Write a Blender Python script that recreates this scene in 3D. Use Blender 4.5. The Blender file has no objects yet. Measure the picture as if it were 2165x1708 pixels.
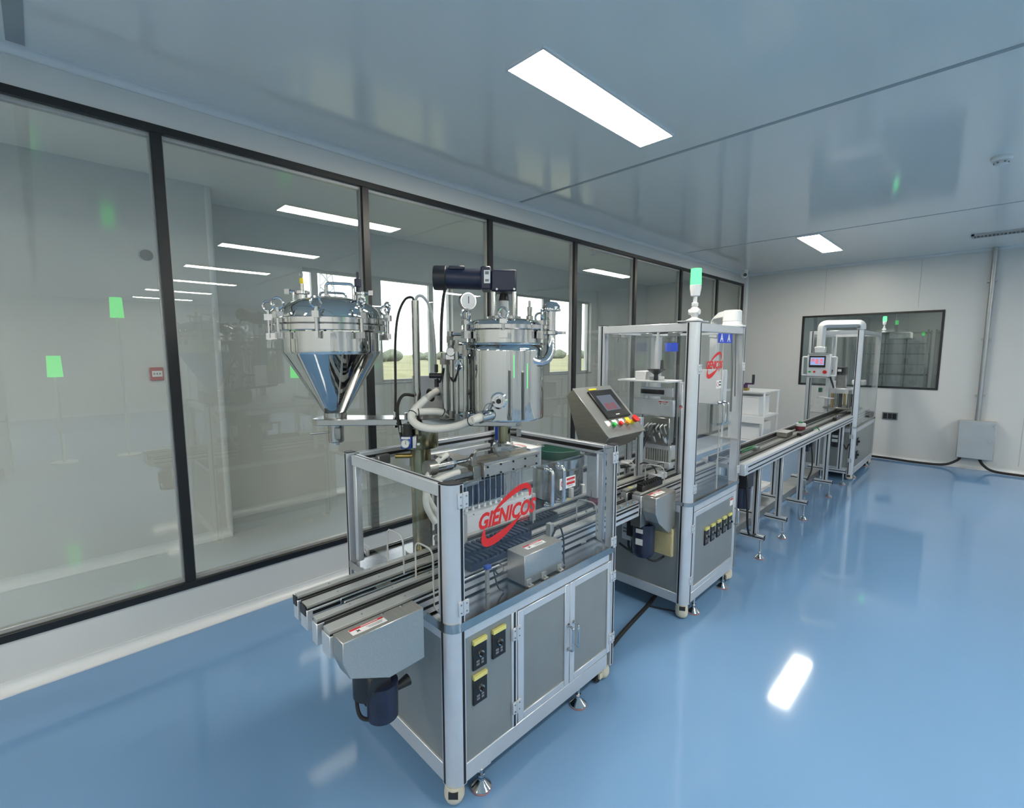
import bpy, bmesh, math, random
from mathutils import Vector, Matrix
from math import sin, cos, pi, radians, sqrt
random.seed(7)
S = bpy.context.scene
COL = S.collection
# ------------------------------------------------------------------ camera, world, exposure
cam = bpy.data.objects.new('camera', bpy.data.cameras.new('camera'))
COL.objects.link(cam); S.camera = cam
cam.data.sensor_width = 36.0; cam.data.lens = 1000.0 / 2165.0 * 36.0
cam.data.clip_start = 0.05; cam.data.clip_end = 2000
cam.location = (0, 0, 1.6)
cam.rotation_euler = (radians(90 - 6.3), radians(0.06), radians(45.3))
S.view_settings.view_transform = 'Standard'
S.view_settings.look = 'None'
S.view_settings.gamma = 1.0
S.view_settings.use_curve_mapping = False
S.view_settings.exposure = 0.0
LED = 55.0            # ceiling panel radiance
SKY = 3.6
w = bpy.data.worlds.new('overcast'); S.world = w; w.use_nodes = True
bg = w.node_tree.nodes['Background']
bg.inputs[0].default_value = (0.93, 0.96, 1.0, 1); bg.inputs[1].default_value = SKY
try:
    S.cycles.use_denoising = True
    S.cycles.max_bounces = 10; S.cycles.diffuse_bounces = 4; S.cycles.glossy_bounces = 5
    S.cycles.transmission_bounces = 6; S.cycles.transparent_max_bounces = 32
    S.cycles.caustics_reflective = False; S.cycles.caustics_refractive = False
    S.cycles.sample_clamp_indirect = 6.0
except Exception:
    pass
# ------------------------------------------------------------------ materials
def lin(c):
    return tuple(((x / 255) / 12.92 if x / 255 <= 0.04045 else ((x / 255 + 0.055) / 1.055) ** 2.4) for x in c)
MATS = {}
def mat(name, rgb, rough=0.5, metal=0.0, var=0.06, scale=6.0, stretch=None, bump=0.0, spec=0.5, coat=0.0, emit=0.0, rvar=0.0):
    m = bpy.data.materials.new(name); m.use_nodes = True
    nt = m.node_tree; b = nt.nodes['Principled BSDF']
    c = lin(rgb)
    b.inputs['Roughness'].default_value = rough; b.inputs['Metallic'].default_value = metal
    b.inputs['Specular IOR Level'].default_value = spec
    b.inputs['Coat Weight'].default_value = coat
    tc = nt.nodes.new('ShaderNodeTexCoord'); mp = nt.nodes.new('ShaderNodeMapping')
    nz = nt.nodes.new('ShaderNodeTexNoise'); nz.inputs['Scale'].default_value = scale
    nz.inputs['Detail'].default_value = 4
    if stretch: mp.inputs['Scale'].default_value = stretch
    nt.links.new(tc.outputs['Object'], mp.inputs[0]); nt.links.new(mp.outputs[0], nz.inputs['Vector'])
    rp = nt.nodes.new('ShaderNodeValToRGB')
    rp.color_ramp.elements[0].position = 0.3; rp.color_ramp.elements[1].position = 0.7
    rp.color_ramp.elements[0].color = tuple(max(0, x * (1 - var)) for x in c) + (1,)
    rp.color_ramp.elements[1].color = tuple(min(1, x * (1 + var)) for x in c) + (1,)
    nt.links.new(nz.outputs['Fac'], rp.inputs[0]); nt.links.new(rp.outputs[0], b.inputs['Base Color'])
    if rvar:
        mr = nt.nodes.new('ShaderNodeMapRange')
        mr.inputs['To Min'].default_value = max(0, rough - rvar); mr.inputs['To Max'].default_value = rough + rvar
        nt.links.new(nz.outputs['Fac'], mr.inputs[0]); nt.links.new(mr.outputs[0], b.inputs['Roughness'])
    if bump:
        bp = nt.nodes.new('ShaderNodeBump'); bp.inputs['Strength'].default_value = bump
        bp.inputs['Distance'].default_value = 0.002
        nt.links.new(nz.outputs['Fac'], bp.inputs['Height']); nt.links.new(bp.outputs[0], b.inputs['Normal'])
    if emit:
        b.inputs['Emission Color'].default_value = c + (1,); b.inputs['Emission Strength'].default_value = emit
    MATS[name] = m
    return m
def glass(name, tint, f0, spread=1.0, rough=0.0):
    m = bpy.data.materials.new(name); m.use_nodes = True; nt = m.node_tree
    for n in list(nt.nodes): nt.nodes.remove(n)
    out = nt.nodes.new('ShaderNodeOutputMaterial'); mix = nt.nodes.new('ShaderNodeMixShader')
    tr = nt.nodes.new('ShaderNodeBsdfTransparent'); tr.inputs[0].default_value = tuple(tint) + (1,)
    gl = nt.nodes.new('ShaderNodeBsdfGlossy'); gl.inputs['Roughness'].default_value = rough
    gl.inputs[0].default_value = (0.95, 0.97, 0.96, 1)
    lw = nt.nodes.new('ShaderNodeLayerWeight'); lw.inputs[0].default_value = 0.5
    pw = nt.nodes.new('ShaderNodeMath'); pw.operation = 'POWER'; pw.inputs[1].default_value = 4.5
    ma = nt.nodes.new('ShaderNodeMath'); ma.operation = 'MULTIPLY_ADD'
    ma.inputs[1].default_value = (1 - f0) * spread; ma.inputs[2].default_value = f0
    nt.links.new(lw.outputs['Facing'], pw.inputs[0]); nt.links.new(pw.outputs[0], ma.inputs[0])
    nt.links.new(ma.outputs[0], mix.inputs[0]); nt.links.new(tr.outputs[0], mix.inputs[1])
    nt.links.new(gl.outputs[0], mix.inputs[2]); nt.links.new(mix.outputs[0], out.inputs[0])
    MATS[name] = m; return m
def emission(name, rgb, strength):
    m = bpy.data.materials.new(name); m.use_nodes = True; nt = m.node_tree
    for n in list(nt.nodes): nt.nodes.remove(n)
    out = nt.nodes.new('ShaderNodeOutputMaterial'); e = nt.nodes.new('ShaderNodeEmission')
    e.inputs[0].default_value = lin(rgb) + (1,); e.inputs[1].default_value = strength
    nt.links.new(e.outputs[0], out.inputs[0]); MATS[name] = m; return m
mat('epoxy', (113, 151, 191), 0.07, 0, 0.05, 0.7, bump=0.03, spec=0.5, rvar=0.02)
mat('corridor_floor', (196, 202, 204), 0.2, 0, 0.04, 0.8, spec=0.5)
mat('panel_white', (206, 207, 205), 0.38, 0, 0.02, 1.2, spec=0.45)
mat('ceiling_panel', (236, 237, 234), 0.11, 0, 0.02, 0.8, spec=0.5)
mat('pvc_white', (214, 217, 218), 0.3, 0, 0.02, 3)
mat('seam', (160, 167, 170), 0.6, 0, 0.05, 5)
mat('frame_black', (20, 22, 24), 0.35, 0, 0.1, 20)
mat('frame_alu', (176, 178, 176), 0.35, 0.35, 0.05, 20)
mat('aluminium', (212, 215, 219), 0.36, 0.55, 0.03, 14, rvar=0.04)
mat('gasket', (16, 17, 22), 0.5, 0, 0.1, 20)
mat('cap_black', (34, 35, 38), 0.5, 0, 0.1, 20)
mat('sheet_grey', (144, 148, 147), 0.40, 0.45, 0.05, 8, rvar=0.05)
mat('brushed', (184, 182, 176), 0.34, 0.85, 0.08, 3, stretch=(3, 80, 80), bump=0.05, rvar=0.06)
mat('brushed_dark', (150, 147, 138), 0.34, 1.0, 0.1, 3, stretch=(3, 80, 80), bump=0.05, rvar=0.06)
mat('worktop', (176, 178, 182), 0.22, 1.0, 0.06, 4, rvar=0.06)
mat('mirror_steel', (196, 198, 197), 0.03, 1.0, 0.015, 3)
mat('satin_steel', (178, 178, 175), 0.18, 1.0, 0.05, 12)
mat('chrome', (206, 206, 206), 0.09, 1.0, 0.02, 12)
mat('machined', (150, 150, 146), 0.3, 0.9, 0.12, 25)
mat('column_steel', (150, 146, 118), 0.24, 1.0, 0.1, 6, stretch=(1, 1, 0.3))
mat('motor_navy', (28, 35, 58), 0.38, 0, 0.15, 18, bump=0.1)
mat('motor_black', (26, 28, 34), 0.42, 0, 0.15, 18, bump=0.1)
mat('black_plastic', (22, 23, 26), 0.4, 0, 0.15, 20)
mat('black_rubber', (24, 25, 26), 0.6, 0, 0.15, 20)
mat('white_plastic', (224, 226, 226), 0.35, 0, 0.02, 6)
mat('white_paint', (222, 224, 226), 0.4, 0, 0.02, 5)
mat('hose_white', (214, 212, 204), 0.45, 0, 0.05, 25, bump=0.15)
mat('hose_clear', (186, 188, 186), 0.25, 0, 0.05, 25)
mat('caster_cream', (206, 200, 182), 0.5, 0, 0.06, 12)
mat('pad_orange', (190, 112, 92), 0.5, 0, 0.06, 20)
mat('yellow_label', (214, 206, 124), 0.5, 0, 0.04, 20)
mat('label_white', (228, 228, 226), 0.5, 0, 0.03, 20)
mat('label_red', (190, 40, 40), 0.5, 0, 0.05, 20)
mat('print_black', (40, 40, 44), 0.6, 0, 0.05, 20)
mat('print_grey', (120, 122, 126), 0.6, 0, 0.05, 20)
mat('logo_red', (206, 34, 34), 0.5, 0, 0.04, 20)
mat('blue_label', (46, 74, 188), 0.5, 0, 0.03, 20)
mat('blue_part', (38, 74, 168), 0.4, 0, 0.06, 20)
mat('navy_plate', (24, 33, 58), 0.4, 0.0, 0.1, 12)
mat('green_bowl', (24, 98, 78), 0.45, 0, 0.06, 10)
mat('green_part', (38, 130, 80), 0.45, 0, 0.06, 20)
mat('btn_green', (40, 170, 70), 0.35, 0, 0.03, 20)
mat('btn_red', (205, 36, 36), 0.35, 0, 0.03, 20)
mat('btn_orange', (238, 160, 50), 0.35, 0, 0.03, 20)
mat('btn_yellow', (236, 214, 40), 0.4, 0, 0.03, 20)
mat('maroon', (112, 44, 56), 0.45, 0, 0.08, 15)
mat('brass', (176, 150, 90), 0.3, 1.0, 0.08, 15)
mat('cream_grille', (196, 188, 150), 0.5, 0, 0.05, 15)
mat('purple_knob', (74, 36, 84), 0.4, 0, 0.05, 15)
mat('film_clear', (206, 208, 208), 0.15, 0.1, 0.1, 30, bump=0.5)
mat('gal_steel', (166, 170, 172), 0.42, 0.75, 0.08, 10)
mat('elec_box', (170, 178, 182), 0.45, 0.25, 0.04, 6)
mat('alarm_red', (168, 60, 66), 0.45, 0, 0.05, 15)
mat('alarm_grey', (134, 128, 128), 0.6, 0, 0.05, 40)
mat('dust_grey', (150, 150, 146), 0.4, 0.7, 0.06, 5)
mat('field', (126, 124, 84), 0.95, 0, 0.25, 0.05)
mat('hedge', (104, 112, 92), 0.95, 0, 0.3, 0.2)
mat('rack_steel', (120, 130, 130), 0.4, 0.6, 0.06, 8)
mat('room2_wall', (158, 168, 172), 0.5, 0, 0.05, 2)
emission('led', (255, 247, 232), LED)
emission('green_lamp', (78, 255, 116), 3.8)
emission('red_digit', (255, 50, 30), 2.5)
emission('screen_blue', (168, 190, 238), 0.9)
emission('screen_pink', (240, 140, 160), 0.9)
emission('screen_dim', (150, 160, 176), 0.55)
emission('screen_dim_pink', (196, 140, 150), 0.5)
glass('pane', (0.945, 0.96, 0.95), 0.075, 0.9)
glass('pane_far', (0.85, 0.88, 0.87), 0.06, 0.9)
glass('pane_out', (0.97, 0.98, 0.98), 0.04, 0.8)
glass('acrylic', (0.975, 0.98, 0.985), 0.035, 0.75)
glass('film', (0.90, 0.91, 0.91), 0.22, 0.9, 0.12)
glass('clear_tube', (0.9, 0.92, 0.92), 0.12, 0.9)
# ------------------------------------------------------------------ geometry helpers
V = Vector
def frame(d):
    d = d.normalized(); a = V((0, 0, 1)) if abs(d.z) < 0.95 else V((1, 0, 0))
    x = d.cross(a).normalized(); return x, d.cross(x).normalized()
def smooth_path(pts, n=6):
    P = [V(p) for p in pts]; out = []
    for i in range(len(P) - 1):
        p0 = P[max(i - 1, 0)]; p1 = P[i]; p2 = P[i + 1]; p3 = P[min(i + 2, len(P) - 1)]
        for k in range(n):
            t = k / n
            out.append(0.5 * ((2 * p1) + (p2 - p0) * t + (2 * p0 - 5 * p1 + 4 * p2 - p3) * t * t + (3 * p1 - p0 - 3 * p2 + p3) * t ** 3))
    out.append(P[-1]); return out
def round_path(pts, r, n=5):
    P = [V(p) for p in pts]; out = [P[0]]
    for i in range(1, len(P) - 1):
        a = (P[i - 1] - P[i]); b = (P[i + 1] - P[i]); rr = min(r, a.length * .49, b.length * .49)
        s = P[i] + a.normalized() * rr; e = P[i] + b.normalized() * rr
        for k in range(n + 1):
            t = k / n; out.append((1 - t) ** 2 * s + 2 * t * (1 - t) * P[i] + t * t * e)
    out.append(P[-1]); return out
class MB:
    def __init__(s): s.v = []; s.f = []
    def add(s, vs, fs):
        o = len(s.v); s.v += [V(v) for v in vs]; s.f += [tuple(i + o for i in f) for f in fs]; return s
    def box(s, x0, x1, y0, y1, z0, z1):
        x0, x1 = sorted((x0, x1)); y0, y1 = sorted((y0, y1)); z0, z1 = sorted((z0, z1))
        return s.add([(x0, y0, z0), (x1, y0, z0), (x1, y1, z0), (x0, y1, z0), (x0, y0, z1), (x1, y0, z1), (x1, y1, z1), (x0, y1, z1)],
                     [(3, 2, 1, 0), (4, 5, 6, 7), (0, 1, 5, 4), (1, 2, 6, 5), (2, 3, 7, 6), (3, 0, 4, 7)])
    def bc(s, c, sz): return s.box(c[0] - sz[0] / 2, c[0] + sz[0] / 2, c[1] - sz[1] / 2, c[1] + sz[1] / 2, c[2] - sz[2] / 2, c[2] + sz[2] / 2)
    def obox(s, c, ax, ay, az, sx, sy, sz):
        c = V(c); ax, ay, az = V(ax) * sx / 2, V(ay) * sy / 2, V(az) * sz / 2
        vs = [c + a * ax + b * ay + d * az for d in (-1, 1) for a, b in ((-1, -1), (1, -1), (1, 1), (-1, 1))]
        return s.add(vs, [(3, 2, 1, 0), (4, 5, 6, 7), (0, 1, 5, 4), (1, 2, 6, 5), (2, 3, 7, 6), (3, 0, 4, 7)])
    def cyl(s, p0, p1, r0, r1=None, n=16):
        p0, p1 = V(p0), V(p1); r1 = r0 if r1 is None else r1; x, y = frame(p1 - p0)
        vs = []
        for p, r in ((p0, r0), (p1, r1)):
            vs += [p + (x * cos(2 * pi * i / n) + y * sin(2 * pi * i / n)) * r for i in range(n)]
        fs = [(i, (i + 1) % n, n + (i + 1) % n, n + i) for i in range(n)] + [tuple(range(n - 1, -1, -1)), tuple(range(n, 2 * n))]
        return s.add(vs, fs)
    def tube(s, pts, r, n=8, closed=False):
        P = [V(p) for p in pts]; m = len(P); vs = []; fs = []
        t0 = (P[1] - P[0]); x, y = frame(t0)
        for i, p in enumerate(P):
            if closed: t = P[(i + 1) % m] - P[i - 1]
            else: t = P[min(i + 1, m - 1)] - P[max(i - 1, 0)]
            t.normalize(); x = (x - t * x.dot(t)).normalized(); y = t.cross(x)
            rr = r[i] if isinstance(r, (list, tuple)) else r
            vs += [p + (x * cos(2 * pi * k / n) + y * sin(2 * pi * k / n)) * rr for k in range(n)]
        for i in range(m if closed else m - 1):
            j = (i + 1) % m
            fs += [(i * n + k, i * n + (k + 1) % n, j * n + (k + 1) % n, j * n + k) for k in range(n)]
        if not closed: fs += [tuple(range(n - 1, -1, -1)), tuple((m - 1) * n + k for k in range(n))]
        return s.add(vs, fs)
    def lathe(s, prof, c=(0, 0, 0), n=32, axis=(0, 0, 1)):
        c = V(c); a = V(axis).normalized()
        if abs(a.z) > .99: x, y = V((1, 0, 0)), V((0, 1, 0)) * (1 if a.z > 0 else -1)
        else: x, y = frame(a)
        vs = []; fs = []
        for r, z in prof:
            vs += [c + a * z + (x * cos(2 * pi * i / n) + y * sin(2 * pi * i / n)) * max(r, 1e-5) for i in range(n)]
        for k in range(len(prof) - 1):
            fs += [(k * n + i, k * n + (i + 1) % n, (k + 1) * n + (i + 1) % n, (k + 1) * n + i) for i in range(n)]
        if prof[0][0] > 1e-4: fs.append(tuple(range(n - 1, -1, -1)))
        if prof[-1][0] > 1e-4: fs.append(tuple((len(prof) - 1) * n + i for i in range(n)))
        return s.add(vs, fs)
    def torus(s, c, axis, R, r, n=20, m=8):
        c = V(c); x, y = frame(V(axis))
        return s.tube([c + (x * cos(2 * pi * i / n) + y * sin(2 * pi * i / n)) * R for i in range(n)], r, m, True)
    def prism(s, poly, o, ax, ay, th):
        o, ax, ay = V(o), V(ax), V(ay); nn = ax.cross(ay).normalized() * th; n = len(poly)
        vs = [o + ax * p[0] + ay * p[1] for p in poly]; vs += [v + nn for v in vs]
        return s.add(vs, [tuple(range(n - 1, -1, -1)), tuple(range(n, 2 * n))] + [(i, (i + 1) % n, n + (i + 1) % n, n + i) for i in range(n)])
ORG = {}
def tag(o, label=None, cat=None, group=None, kind=None):
    if label: o['label'] = label
    if cat: o['category'] = cat
    if group: o['group'] = group
    if kind: o['kind'] = kind
    return o
def thing(name, label, cat, loc=(0, 0, 0), rz=0.0, group=None):
    o = bpy.data.objects.new(name, None); o.empty_display_size = 0.05; COL.objects.link(o)
    o.location = loc; o.rotation_euler = (0, 0, rz); ORG[o.name] = V(loc) if rz == 0 else V((0, 0, 0))
    return tag(o, label, cat, group)
def build(mb, name, m, parent=None, bev=0.0, ang=32, label=None, seg=1):
    me = bpy.data.meshes.new(name)
    if parent is None:
        n = len(mb.v); mn = V((min(v.x for v in mb.v), min(v.y for v in mb.v), min(v.z for v in mb.v)))
        mx = V((max(v.x for v in mb.v), max(v.y for v in mb.v), max(v.z for v in mb.v)))
        org = V(((mn.x + mx.x) / 2, (mn.y + mx.y) / 2, mn.z))
    else: org = ORG[parent.name]
    me.from_pydata([tuple(v - org) for v in mb.v], [], mb.f)
    me.materials.append(MATS[m]); me.update()
    bm = bmesh.new(); bm.from_mesh(me); bmesh.ops.recalc_face_normals(bm, faces=bm.faces); bm.to_mesh(me); bm.free()
    me.shade_smooth(); me.set_sharp_from_angle(angle=radians(ang))
    o = bpy.data.objects.new(name, me); COL.objects.link(o)
    if parent is None: o.location = org
    else: o.parent = parent
    ORG[o.name] = org
    if bev:
        b = o.modifiers.new('bevel', 'BEVEL'); b.width = bev; b.segments = seg; b.limit_method = 'ANGLE'; b.angle_limit = radians(40)
    if label: o['label'] = label
    return o
def struct(mb, name, m, parent=None, bev=0.0):
    o = build(mb, name, m, parent, bev)
    if parent is None: o['kind'] = 'structure'
    return o
def text(body, name, m, parent, loc, rot, size, shear=0.0, ext=0.0006, bold=0.0, sx=1.0, align='CENTER'):
    c = bpy.data.curves.new(name, 'FONT'); c.body = body; c.size = size; c.shear = shear; c.extrude = ext; c.offset = bold
    c.align_x = align; c.align_y = 'CENTER'; c.resolution_u = 3
    tmp = bpy.data.objects.new('tmp', c); COL.objects.link(tmp); bpy.context.view_layer.update()
    me = bpy.data.meshes.new_from_object(tmp.evaluated_get(bpy.context.evaluated_depsgraph_get()))
    bpy.data.objects.remove(tmp); me.name = name; me.materials.clear(); me.materials.append(MATS[m])
    o = bpy.data.objects.new(name, me); COL.objects.link(o); o.parent = parent
    o.location = V(loc) - ORG[parent.name]; o.rotation_euler = rot; o.scale = (sx, 1, 1)
    return o
ROT_PX = (pi / 2, 0, pi / 2)     # on a face looking to +X
ROT_NY = (pi / 2, 0, 0)          # on a face looking to -Y
ROT_UP = (0, 0, pi / 2)          # on a top, read from +X
def copy_tree(o, dv, parent=None):
    c = o.copy(); COL.objects.link(c)
    if parent is None: c.location = o.location + V(dv)
    else: c.parent = parent
    ORG[c.name] = ORG.get(o.name, V((0, 0, 0))) + V(dv)
    for ch in o.children: copy_tree(ch, dv, c)
    return c
# ------------------------------------------------------------------ the room
XW, YF, ZC = -3.153, 8.95, 2.943
XR, YB = 9.6, -3.6
XC = -5.1                     # corridor's outer wall
struct(MB().box(XW - .05, XR + .1, YB - .1, 12.6, -.12, 0), 'floor', 'epoxy')
struct(MB().box(XC - .2, XW - .05, YB - .1, YF + .1, -.12, -.0005), 'floor_corridor', 'corridor_floor')
struct(MB().box(XC - .2, XR + .1, YB - .1, 12.6, ZC, ZC + .1), 'ceiling', 'ceiling_panel')
struct(MB().box(XR, XR + .1, YB, YF, 0, ZC), 'wall_right', 'panel_white')
struct(MB().box(XW - .05, XR, YB - .1, YB, 0, ZC), 'wall_back', 'panel_white')
struct(MB().box(XW - .05, XW, YB, YF, 0, .245), 'wall_left', 'panel_white')
struct(MB().box(XW - .05, XW, YB, YF, 2.765, ZC), 'wall_left_header', 'panel_white')
struct(MB().box(XW - .05, XW, 8.80, YF, .245, 2.765), 'wall_left_end', 'panel_white')
# far wall around its window
wx0, wx1, wz0, wz1 = -2.245, -.505, 1.055, 2.175
m = MB().box(XC, wx0, YF, YF + .06, 0, ZC).box(wx1, XR, YF, YF + .06, 0, ZC)
m.box(wx0, wx1, YF, YF + .06, 0, wz0).box(wx0, wx1, YF, YF + .06, wz1, ZC)
struct(m, 'wall_far', 'panel_white')
# corridor walls
m = MB().box(XC - .15, -4.6, YB, 1.07, 0, ZC)
struct(m, 'wall_corridor', 'panel_white')
m = MB().box(XC - .15, XC, 1.07, YF, 0, 1.235).box(XC - .15, XC, 1.07, YF, 2.475, ZC)
for a, b in ((1.07, 1.99), (3.94, 5.07), (7.04, YF)): m.box(XC - .15, XC, a, b, 1.235, 2.475)
struct(m, 'wall_corridor_outer', 'panel_white')
struct(MB().box(XC, XW - .05, YB - .1, YB, 0, ZC), 'wall_corridor_end', 'panel_white')
# coved skirting and ceiling coving
def cove(name, pts_xy, inward, r, z, up, mt='pvc_white'):
    """quarter-hollow strip along a straight line; inward = unit normal into the room"""
    a, b = V(pts_xy[0] + (z,)), V(pts_xy[1] + (z,)); n = V(inward + (0,)); u = V((0, 0, up))
    prof = [(0, 0), (r * 1.15, 0), (r * 1.15, .006)] + [(r * 1.1 - r * sin(t), r * 1.1 - r * cos(t)) for t in [pi / 2 * k / 7 for k in range(8)]] + [(.006, r * 1.3), (0, r * 1.3)]
    mb = MB(); k = len(prof)
    for p in (a, b): mb.v += [p + n * q[0] + u * q[1] for q in prof]
    mb.f += [(i, (i + 1) % k, k + (i + 1) % k, k + i) for i in range(k)] + [tuple(range(k)), tuple(range(2 * k - 1, k - 1, -1))]
    return struct(mb, name, mt)
cove('baseboard_left', ((XW, YB), (XW, YF)), (1, 0), .042, .0005, 1)
cove('baseboard_far', ((XW, YF), (XR, YF)), (0, -1), .042, .0005, 1)
cove('baseboard_corridor', ((-4.6, YB), (-4.6, 1.07)), (1, 0), .055, 0, 1)
cove('baseboard_corridor_outer', ((XC, 1.07), (XC, YF)), (1, 0), .055, 0, 1)
cove('trim_1', ((XW, YB), (XW, YF)), (1, 0), .03, ZC - .0005, -1)
cove('trim_2', ((XW, YF), (XR, YF)), (0, -1), .03, ZC - .0005, -1)
struct(MB().cyl((XW + .012, YF - .012, .06), (XW + .012, YF - .012, ZC - .04), .026, n=14), 'trim_3', 'pvc_white')
struct(MB().cyl((-4.62, 1.06, .0), (-4.62, 1.06, ZC), .03, n=14), 'trim_4', 'pvc_white')
# joints between ceiling panels
for i, (y0, y1) in enumerate(((-.005, .055), (3.165, 3.195), (6.375, 6.39))):
    struct(MB().box(XW + .05, XR - .05, y0, y1, ZC - .003, ZC + .001), 'trim_%d' % (5 + i), 'seam')
for i, x in enumerate((-1.95, -.8, .35)):
    struct(MB().box(x - .002, x + .002, YF - .002, YF + .001, wz1 + .05 if x < -.6 else .1, ZC - .05), 'trim_%d' % (8 + i), 'seam')
# ------------------------------------------------------------------ glass partition on the left
g = thing('window_1', None, None, (XW - .03, 2.6, .245)); g['kind'] = 'structure'
mull = [-3.02, -1.84, -.66, .511, 1.684, 2.857, 4.06, 5.25, 6.47, 7.71, 8.80]
build(MB().box(XW - .02, XW + .008, YB, 8.825, .245, .285), 'bottom_rail', 'frame_black', g, .002)
build(MB().box(XW - .02, XW + .008, YB, 8.825, 2.735, 2.775), 'top_rail', 'frame_black', g, .002)
build(MB().box(XW - .055, XW - .02, YB, 8.825, .245, .305), 'bottom_channel', 'frame_alu', g, .002)
build(MB().box(XW - .055, XW - .02, YB, 8.825, 2.715, 2.77), 'top_channel', 'frame_alu', g, .002)
for y in mull:
    a = build(MB().box(XW - .02, XW + .008, y - .025, y + .025, .285, 2.735), 'mullion', 'frame_black', g, .002)
    build(MB().box(XW - .058, XW - .0205, y - .033, y + .033, .305, 2.715), 'mullion_core', 'frame_alu', a, .002)
for a, b in zip([YB] + mull[:-1], mull):
    build(MB().box(XW - .036, XW - .030, a + .03, b - .03, .30, 2.72), 'pane', 'pane', g)
# window in the far wall
g = thing('window_2', None, None, ((wx0 + wx1) / 2, YF, wz0)); g['kind'] = 'structure'
f = .028
for nm, b in (('frame_top', (wx0, wx1, wz1 - f, wz1)), ('frame_bottom', (wx0, wx1, wz0, wz0 + f)), ('frame_side', (wx0, wx0 + f, wz0 + f, wz1 - f)), ('frame_side', (wx1 - f, wx1, wz0 + f, wz1 - f))):
    build(MB().box(b[0], b[1], YF - .012, YF + .03, b[2], b[3]), nm, 'frame_black', g, .002)
build(MB().box(wx0 + f, wx1 - f, YF + .004, YF + .010, wz0 + f, wz1 - f), 'pane', 'pane_far', g)
# windows to the outside
for k, (a, b, ms) in enumerate(((1.99, 3.94, ((2.10, 2.17), (2.72, 2.92), (3.60, 3.67))), (5.07, 7.04, ((5.15, 5.23), (5.82, 5.99), (6.69, 6.85))))):
    g = thing('window_%d' % (3 + k), None, None, (XC - .08, (a + b) / 2, 1.235)); g['kind'] = 'structure'
    build(MB().box(XC - .1, XC - .06, a, b, 1.235, 1.265), 'frame_bottom', 'frame_alu', g)
    build(MB().box(XC - .1, XC - .06, a, b, 2.445, 2.475), 'frame_top', 'frame_alu', g)
    for c, d in ((a, a + .025), (b - .025, b)) + ms:
        build(MB().box(XC - .1, XC - .06, c, d, 1.265, 2.445), 'mullion', 'frame_alu', g)
    e = [a + .025] + [q for p in ms for q in p] + [b - .025]
    for c, d in zip(e[0::2], e[1::2]):
        build(MB().box(XC - .085, XC - .079, c, d, 1.265, 2.445), 'pane', 'pane_out', g)
    build(MB().box(XC - .02, XC + .012, a - .02, b + .02, 1.215, 1.237), 'sill', 'gal_steel', g)
# ------------------------------------------------------------------ outside
struct(MB().box(-700, XC - .3, -500, 700, -4.2, -4.0), 'ground_field', 'field')
random.seed(3); mb = MB(); n1, n2 = 8, 5
for k in range(60):
    y = 5 + k * 6 + random.uniform(-2, 2); x = -230 - random.uniform(0, 120); s = random.uniform(3.5, 8); o_ = len(mb.v)
    for j in range(n2 + 1):
        t = j / n2; rr = s * (sin(pi * (t * .85 + .12)) ** .7)
        mb.v += [V((x + rr * .8 * cos(2 * pi * i / n1) * random.uniform(.8, 1.15), y + rr * sin(2 * pi * i / n1) * random.uniform(.8, 1.15), -4.2 + t * s * 1.05)) for i in range(n1)]
    for j in range(n2): mb.f += [(o_ + j * n1 + i, o_ + j * n1 + (i + 1) % n1, o_ + (j + 1) * n1 + (i + 1) % n1, o_ + (j + 1) * n1 + i) for i in range(n1)]
    mb.f += [tuple(o_ + q for q in range(n1 - 1, -1, -1)), tuple(o_ + n2 * n1 + i for i in range(n1))]
tag(build(mb, 'tree_line', 'hedge', None, ang=80), 'distant hazy line of trees on the horizon outside the corridor windows', 'trees', kind='stuff')
# transmission pylon seen through the first outer window
mb = MB(); px, py, ph = -120., 52., 42.
lv = [(0, 4.0), (.35, 2.4), (.6, 1.5), (.78, 1.0), (1, .25)]
for sx in (-1, 1):
    for sy in (-1, 1):
        mb.tube([(px + sx * w_, py + sy * w_, -4 + t * ph) for t, w_ in lv], .22, 4)
for (t0, w0), (t1, w1) in zip(lv, lv[1:]):
    for k in range(3):
        ta, tb = t0 + (t1 - t0) * k / 3, t0 + (t1 - t0) * (k + 1) / 3; wa, wb = w0 + (w1 - w0) * k / 3, w0 + (w1 - w0) * (k + 1) / 3
        mb.tube([(px + wa, py - wa, -4 + ta * ph), (px + wb, py + wb, -4 + tb * ph)], .14, 4).tube([(px + wa, py + wa, -4 + ta * ph), (px + wb, py - wb, -4 + tb * ph)], .14, 4)
for t, L in ((.66, 7), (.78, 8.5), (.9, 6)):
    mb.tube([(px, py - L, -4 + t * ph), (px, py, -4 + t * ph + 1.2), (px, py + L, -4 + t * ph)], .2, 4).tube([(px, py - L, -4 + t * ph), (px, py + L, -4 + t * ph)], .16, 4)
tag(build(mb, 'lattice_pylon', 'gal_steel'), 'distant steel lattice power pylon outside behind the cone hopper', 'pylon')
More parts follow.
